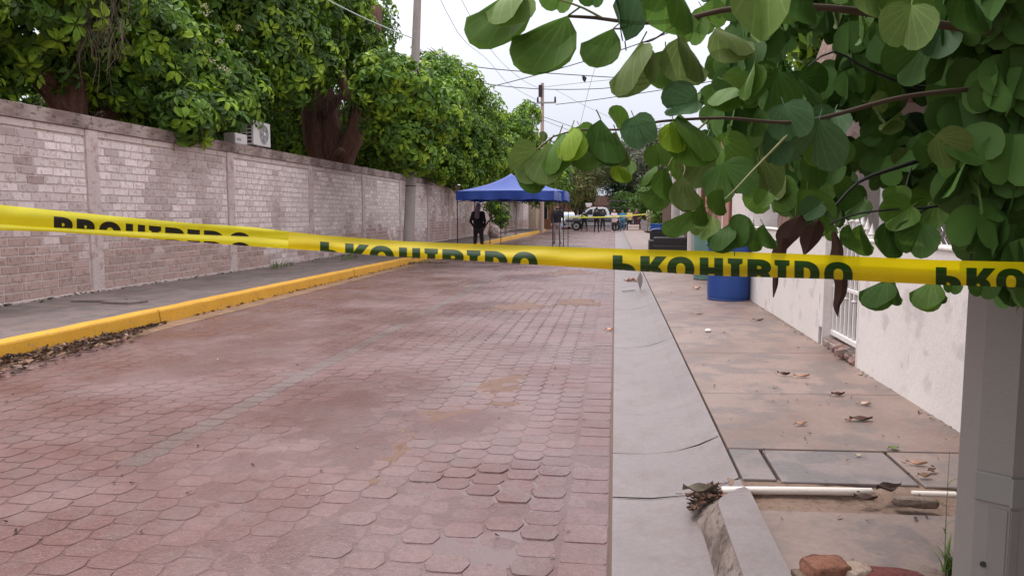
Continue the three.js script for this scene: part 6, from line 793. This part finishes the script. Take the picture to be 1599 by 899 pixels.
// ---------------------------------------------------------------- pipe, stones, grass, litter
{
  const R = rngOf(444), pv = std([0.74, 0.66, 0.60], { roughness: 0.5, bumpMap: rep(grain, 2), bumpScale: 0.002 });
  const a = onGround(1128, 764, 0.11), b = onGround(1362, 768, 0.13), c = onGround(1425, 768, 0.13), d = onGround(1512, 769, 0.13);
  const pp = thing('plastic_pipe', 'off-white plastic pipe lying in a trench across the right pavement', 'pipe', a); pp.rotation.set(0, 0, 0);
  wpart('pipe', sweep([a.clone().add(V(0, -0.004, 0)), a.clone().lerp(b, 0.5), b], () => 0.017, 12), pv, pp); wpart('pipe', sweep([c.clone().add(V(0, -0.008, 0)), d.clone().add(V(0.35, -0.004, 0))], () => 0.014, 12), pv, pp);
  const bit = (len, wid, curl) => { const rows = []; for (let i = 0; i <= 6; i++) { const s = i / 6, w = wid * Math.sin(Math.PI * clamp(s * 0.94 + 0.03)); rows.push([-1, -0.5, 0, 0.5, 1].map((q) => V((s - 0.5) * len, curl * (q * q * 0.7 + 0.45 * Math.pow(2 * s - 1, 2) + 0.35 * Math.sin(s * 7 + q * 2)) * wid + 0.35 * curl * wid + 0.002, q * w))); } return loft(rows); };
  const drop = (label, px, py, h, len, wid, curl, c3, rot) => { const p = onGround(px, py, h), t = thing('fallen_leaf', label, 'leaf', p); const m = part('blade', bit(len, wid, curl), std(c3, { roughness: 0.75, side: THREE.DoubleSide }), t); part('stalk', rod(V(-len / 2, 0.004, 0), V(-len * 0.72, 0.01, 0.01), 0.0016, 4), std([0.12, 0.06, 0.035], { roughness: 0.8 }), t); t.rotation.y = rot; void m; };
  const BR = [0.085, 0.035, 0.022], TN = [0.46, 0.27, 0.18], GY = [0.24, 0.17, 0.13];
  drop('large curled brown leaf, biggest on the right pavement', 1345, 657, 0.134, 0.13, 0.026, 0.6, BR, 0.1); drop('pale tan leaf touching the big curled brown leaf', 1326, 657, 0.134, 0.05, 0.012, 0.8, TN, 0.4); drop('dark thin curled leaf left of the tan leaf, middle of the right pavement', 1224, 586, 0.134, 0.09, 0.014, 1.2, BR, -0.4); drop('tan leaf right of the dark thin curled leaf', 1252, 589, 0.134, 0.12, 0.016, 0.9, TN, 0.1); drop('brown leaf below the joint beside the white wall', 1309, 618, 0.135, 0.09, 0.016, 1.0, BR, 0.2); drop('pale crumpled leaf nearest the white wall', 1351, 633, 0.136, 0.07, 0.018, 0.8, [0.52, 0.36, 0.27], -0.5); drop('small orange tan leaf at mid pavement above the paired joints', 1251, 663, 0.132, 0.075, 0.012, 0.8, TN, 0.3);
  drop('small green leaf on the joint near the weeds', 1396, 702, 0.134, 0.055, 0.02, 0.5, [0.16, 0.20, 0.05], 0.2); drop('pale green leaf scrap on the grey slab', 1341, 711, 0.133, 0.035, 0.008, 0.3, [0.42, 0.40, 0.22], 0.5); drop('tan leaf beside the weeds, uppermost of three', 1432, 726, 0.135, 0.09, 0.014, 0.9, TN, -0.2); drop('brown leaf beside the weeds, middle of three', 1456, 738, 0.136, 0.06, 0.014, 1, GY, 0.6); drop('brown leaf beside the weeds, lowest of three', 1444, 746, 0.136, 0.06, 0.014, 1, [0.3, 0.19, 0.13], 0.1);
  drop('dark curled leaf standing up on the plastic pipe', 1388, 768, 0.15, 0.13, 0.030, 0.75, [0.055, 0.028, 0.02], 0.45); drop('dark crumpled leaf below the plastic pipe', 1352, 781, 0.13, 0.09, 0.024, 0.6, [0.065, 0.03, 0.022], -0.2); drop('pointed green brown leaf at the left end of the pipe', 1094, 771, 0.095, 0.16, 0.03, 0.9, [0.13, 0.10, 0.07], 0.25); drop('small pale leaf near the tall blue barrel', 1088, 452, 0.13, 0.13, 0.04, 0.8, [0.6, 0.42, 0.33], 0.2); drop('orange leaf on the pavers beside the gutter', 952, 516, 0.004, 0.10, 0.03, 0.6, [0.6, 0.32, 0.2], 0.2); drop('brown scrap on the pavement left of the white wall foot', 1184, 501, 0.134, 0.12, 0.02, 0.9, GY, 0.1); drop('dark short twig of leaf on the pavement right of the gutter crack', 1089, 491, 0.128, 0.14, 0.012, 0.8, GY, 0.0);
  const w = onGround(1106, 518, 0.128), wb = thing('white_scrap', 'small white paper scrap on the right pavement', 'scrap', w); part('paper', new THREE.IcosahedronGeometry(0.03, 1).scale(1.1, 0.6, 0.9).translate(0, 0.014, 0), std([0.72, 0.70, 0.62], { roughness: 0.8 }), wb);
  // leaf litter against the kerb, in the gutter hole and specks on the street
  const litter = (label, n, place, sz, cols) => { const g = merge([bit(1, 0.2, 0.8)]), im = sh(new THREE.InstancedMesh(g, std([1, 1, 1], { roughness: 0.9, side: THREE.DoubleSide }), n)); im.name = numbered('leaf_litter'); im.userData = { kind: 'stuff', label, category: 'litter' }; for (let i = 0; i < n; i++) { const [x, y, z] = place(i), s = sz * (0.4 + R()), q = new THREE.Quaternion().setFromEuler(new THREE.Euler((R() - 0.5) * 0.7, R() * 6.28, (R() - 0.5) * 0.7)); im.setMatrixAt(i, _m.compose(V(x, y, z), q, V(s, s * (0.6 + 0.5 * R()), s * (0.4 + 1.0 * R())))); const c3 = cols[Math.floor(R() * cols.length)], k = 0.7 + 0.6 * R(); im.setColorAt(i, col(c3[0] * k, c3[1] * k, c3[2] * k)); } scene.add(im); };
  litter('dark heap of wet dead leaves and twigs against the yellow kerb', 560, () => { const s = Math.pow(R(), 0.75), z = 8.35 - s * 3.2, wd = 0.06 + 0.50 * sstep(0, 0.55, s), u = R() * R(), x = XK + 0.02 + u * wd; return [x, 0.006 + 0.035 * (1 - u) * sstep(0, 0.5, s) * R(), -z]; }, 0.085, [[0.07, 0.036, 0.024], [0.10, 0.055, 0.036], [0.14, 0.08, 0.05], [0.05, 0.028, 0.02], [0.22, 0.12, 0.08], [0.34, 0.24, 0.19]]);
  litter('scattered leaf scraps along the foot of the yellow kerb farther on', 160, () => { const z = 9 + 14 * R(); return [XK + 0.015 + 0.16 * R() * R() * R(), 0.008 + 0.01 * R(), -z]; }, 0.06, [[0.05, 0.03, 0.02], [0.09, 0.05, 0.035], [0.2, 0.13, 0.1]]);
  litter('fallen leaf scraps and dirt at the foot of the brick wall', 190, () => { const z = 8 + 14 * R(); return [XW + 0.03 + 0.35 * R() * R() * R(), HL + 0.006, -z]; }, 0.06, [[0.05, 0.035, 0.025], [0.08, 0.05, 0.035], [0.06, 0.07, 0.025]]);
  litter('dead leaves packed in the broken kerb hole', 90, () => { const p = onGround(1078 + 50 * R(), 766 + 24 * R(), 0.07); return [p.x, 0.055 + 0.06 * (p.x - 0.36) / 0.2 + 0.02 * R(), p.z]; }, 0.05, [[0.07, 0.035, 0.022], [0.14, 0.075, 0.045], [0.3, 0.17, 0.12], [0.04, 0.025, 0.02]]);
  litter('tiny leaf specks scattered over the street', 110, () => [XK + 0.6 + 4.7 * R(), 0.005, -2.6 - 14 * R() * R()], 0.022, [[0.06, 0.035, 0.03], [0.4, 0.3, 0.25], [0.03, 0.02, 0.02]]);
  litter('small scraps of leaf scattered on the right pavement', 75, () => { const x = XS + 0.05 + 1.2 * R(), z = 2.9 + 9 * R() * R(); return [x, walkY(x) + 0.004, -z]; }, 0.026, [[0.09, 0.05, 0.035], [0.3, 0.2, 0.15], [0.15, 0.09, 0.06]]);
  const tw = []; for (let i = 0; i < 70; i++) { const s = R(), z = 8.2 - s * 3, x = XK + 0.05 + 0.5 * R() * sstep(0, 0.5, s), an = R() * 6.28, l = 0.1 + 0.28 * R(); tw.push(rod(V(x, 0.012, -z), V(x + Math.cos(an) * l * 0.5, 0.02 + 0.03 * R(), -z + Math.sin(an) * l), 0.003, 4, 0.0015)); } const tm = part('dead_twigs', tw, std([0.06, 0.036, 0.026], { roughness: 0.9 }), scene); tm.name = numbered('dead_twigs'); tm.userData = { kind: 'stuff', label: 'thin dead twigs in the leaf heap by the yellow kerb', category: 'twigs' };
  const sp = onGround(640, 411, 0.02), sg = thing('green_sprig', 'fallen green sprig lying against the yellow kerb below the tape', 'sprig', [sp.x + 0.15, 0.01, sp.z]); for (let i = 0; i < 5; i++) part('leaf', PAL[i % 3].clone().scale(1, 0.5, 1).rotateY(i).translate(-0.3 + i * 0.24, 0.05, 0.12 * Math.sin(i * 2)), std([0.06 + 0.02 * i, 0.09, 0.03], { roughness: 0.7, side: THREE.DoubleSide }), sg); part('stem', sweep([V(-0.4, 0.02, 0), V(0.2, 0.03, 0.05), V(0.9, 0.02, 0)], () => 0.009, 5), std([0.1, 0.06, 0.04], { roughness: 0.9 }), sg);
  // rough lumps at the bottom edge
  const stone = (name, label, px, py, sx, sy, sz, c3, rot, seed, det = 3) => { const p = onGround(px, py, 0.13), t = thing(name, label, name.includes('brick') ? 'brick' : 'rubble', [p.x, walkY(p.x) - 0.006, p.z]); const g = new THREE.BoxGeometry(1, 1, 1, det * 3, det * 2, det * 3), q = g.attributes.position; for (let i = 0; i < q.count; i++) { const v = V(q.getX(i), q.getY(i), q.getZ(i)), l = Math.max(Math.abs(v.x), Math.abs(v.y), Math.abs(v.z)), rr = v.clone().normalize().multiplyScalar(l * 1.22), m = v.lerp(rr, 0.42), n = 1 + 0.34 * (fbm(m.x * 0.12 + 0.5 + seed * 0.1, m.y * 0.12 + m.z * 0.19 + 0.5, 32, 4, seed) - 0.5); q.setXYZ(i, m.x * n * sx, (m.y * n + 0.5) * sy, m.z * n * sz); } const mg = mergeNear(g); mg.computeVertexNormals(); part('lump', metreUV(mg), std(c3, { roughness: 0.95, bumpMap: rep(grain, 7), bumpScale: 0.006, map: rep(T.brick, 3) }), t); t.rotation.y = rot; };
  function mergeNear(g) { const ng = new THREE.BufferGeometry(), p = g.attributes.position, key = new Map(), map = [], out = []; for (let i = 0; i < p.count; i++) { const k = [p.getX(i), p.getY(i), p.getZ(i)].map((x) => x.toFixed(5)).join(); if (!key.has(k)) { key.set(k, out.length / 3); out.push(p.getX(i), p.getY(i), p.getZ(i)); } map.push(key.get(k)); } ng.setAttribute('position', new THREE.Float32BufferAttribute(out, 3)); ng.setIndex([...g.index.array].map((i) => map[i])); return ng; }
  stone('broken_brick', 'broken orange brown brick lump at the bottom edge', 1290, 903, 0.135, 0.075, 0.10, [0.28, 0.125, 0.08], 0.3, 3); stone('broken_brick', 'flat dark red brick at the bottom edge, right of the pale rubble', 1392, 912, 0.20, 0.05, 0.10, [0.20, 0.055, 0.05], -0.12, 5); stone('mortar_lump', 'crumbly pale mortar lump between the two broken bricks', 1334, 905, 0.10, 0.06, 0.09, [0.46, 0.36, 0.29], 0.6, 8); stone('mortar_lump', 'small dark mortar lump left of the orange brown brick', 1252, 902, 0.05, 0.035, 0.06, [0.22, 0.16, 0.12], 0.2, 9); stone('mortar_lump', 'grey mortar lump right of the dark red brick', 1452, 908, 0.09, 0.04, 0.08, [0.3, 0.23, 0.19], 0.9, 11); stone('mortar_lump', 'worn concrete ridge beside the plastic pipe', 1428, 788, 0.16, 0.035, 0.05, [0.27, 0.21, 0.17], 0.0, 13);
  // grass tuft and tall weed
  const gp = onGround(1486, 893, 0.14), gt = thing('grass_tuft', 'green grass tuft with a tall thin seed stalk beside the steel post', 'grass', [gp.x, walkY(gp.x), gp.z]);
  const blade = (h, lean, az, w2, c3) => { const rows = []; for (let i = 0; i <= 6; i++) { const s = i / 6, r = lean * s * s * h, p = V(Math.cos(az) * r, h * s * (1 - 0.25 * lean * s), Math.sin(az) * r), sd = V(-Math.sin(az), 0, Math.cos(az)).multiplyScalar(w2 * (1 - s * s) + 0.0003); rows.push([p.clone().sub(sd), p.clone().add(sd)]); } return rows; };
  for (let i = 0; i < 46; i++) { const m = part('blade', loft(blade(0.05 + 0.10 * R(), 0.3 + 0.7 * R(), R() * 6.28, 0.0022 + 0.0015 * R())), i % 3 ? GM1 : GM2, gt); m.position.set((R() - 0.5) * 0.05, 0, (R() - 0.5) * 0.04); }
  part('seed_stalk', sweep([V(-0.02, 0, 0), V(-0.025, 0.2, 0), V(-0.03, 0.42, 0.01)], (t) => lerp(0.0018, 0.0006, t), 4), GM2, gt); for (const [y, az, L] of [[0.14, 2.6, 0.09], [0.16, 0.3, 0.10], [0.22, 3.4, 0.06], [0.30, 0.2, 0.09], [0.27, 0.6, 0.09]]) { const m = part('stalk_leaf', loft(blade(L * 0.7, 1.3, az, 0.0035)), GM1, gt); m.position.set(-0.024, y, 0); }
  // small tufts at the foot of the brick wall
  [[545, 404, 'grass tuft at the foot of the brick wall, right one of two'], [440, 417, 'grass tuft at the foot of the brick wall, left one of two']].forEach(([px, py, lab]) => { const p = onGround(px, py, HL), t = thing('grass_tuft', lab, 'grass', p); const gs = []; for (let i = 0; i < 60; i++) gs.push(loft(blade(0.08 + 0.16 * R(), 0.4 + 0.6 * R(), R() * 6.28, 0.006)).translate((R() - 0.5) * 0.2, 0, (R() - 0.5) * 1.0)); part('blades', gs, GM2, t, 'stuff'); });
  // a flat plate standing in the gutter with dry twigs
  const q = onGround(1000, 453, 0.06), st = thing('standing_plate', 'thin grey leaf-shaped plate standing upright in the gutter with dry scraps', 'plate', q); part('plate', extr([[0, 0], [0.035, 0.14], [0.03, 0.22], [-0.005, 0.31], [-0.05, 0.2], [-0.03, 0.1]], 0.012, 0.003).rotateY(0.25), std([0.27, 0.225, 0.215], { roughness: 0.8 }), st); for (let i = 0; i < 6; i++) part('scrap', bit(0.12, 0.03, 1).rotateY(i * 1.3).translate(-0.09 - 0.025 * i, 0.14 + 0.02 * Math.sin(i * 2), 0.01), std(i % 2 ? [0.4, 0.2, 0.13] : [0.62, 0.46, 0.38], { roughness: 0.85, side: THREE.DoubleSide }), st); part('twig', rod(V(-0.26, 0.16, 0), V(-0.01, 0.13, 0), 0.005, 5), M.brownMetal, st);
  const sl = onGround(982, 454, 0.02), s2 = thing('metal_strip', 'dark flat strip lying across the gutter before the standing plate', 'strip', sl); part('strip', new RoundedBoxGeometry(0.24, 0.016, 0.05, 2, 0.006).rotateZ(0.05).translate(0, 0.012, 0), M.greyPaint, s2);
}
renderer.render(scene, camera);
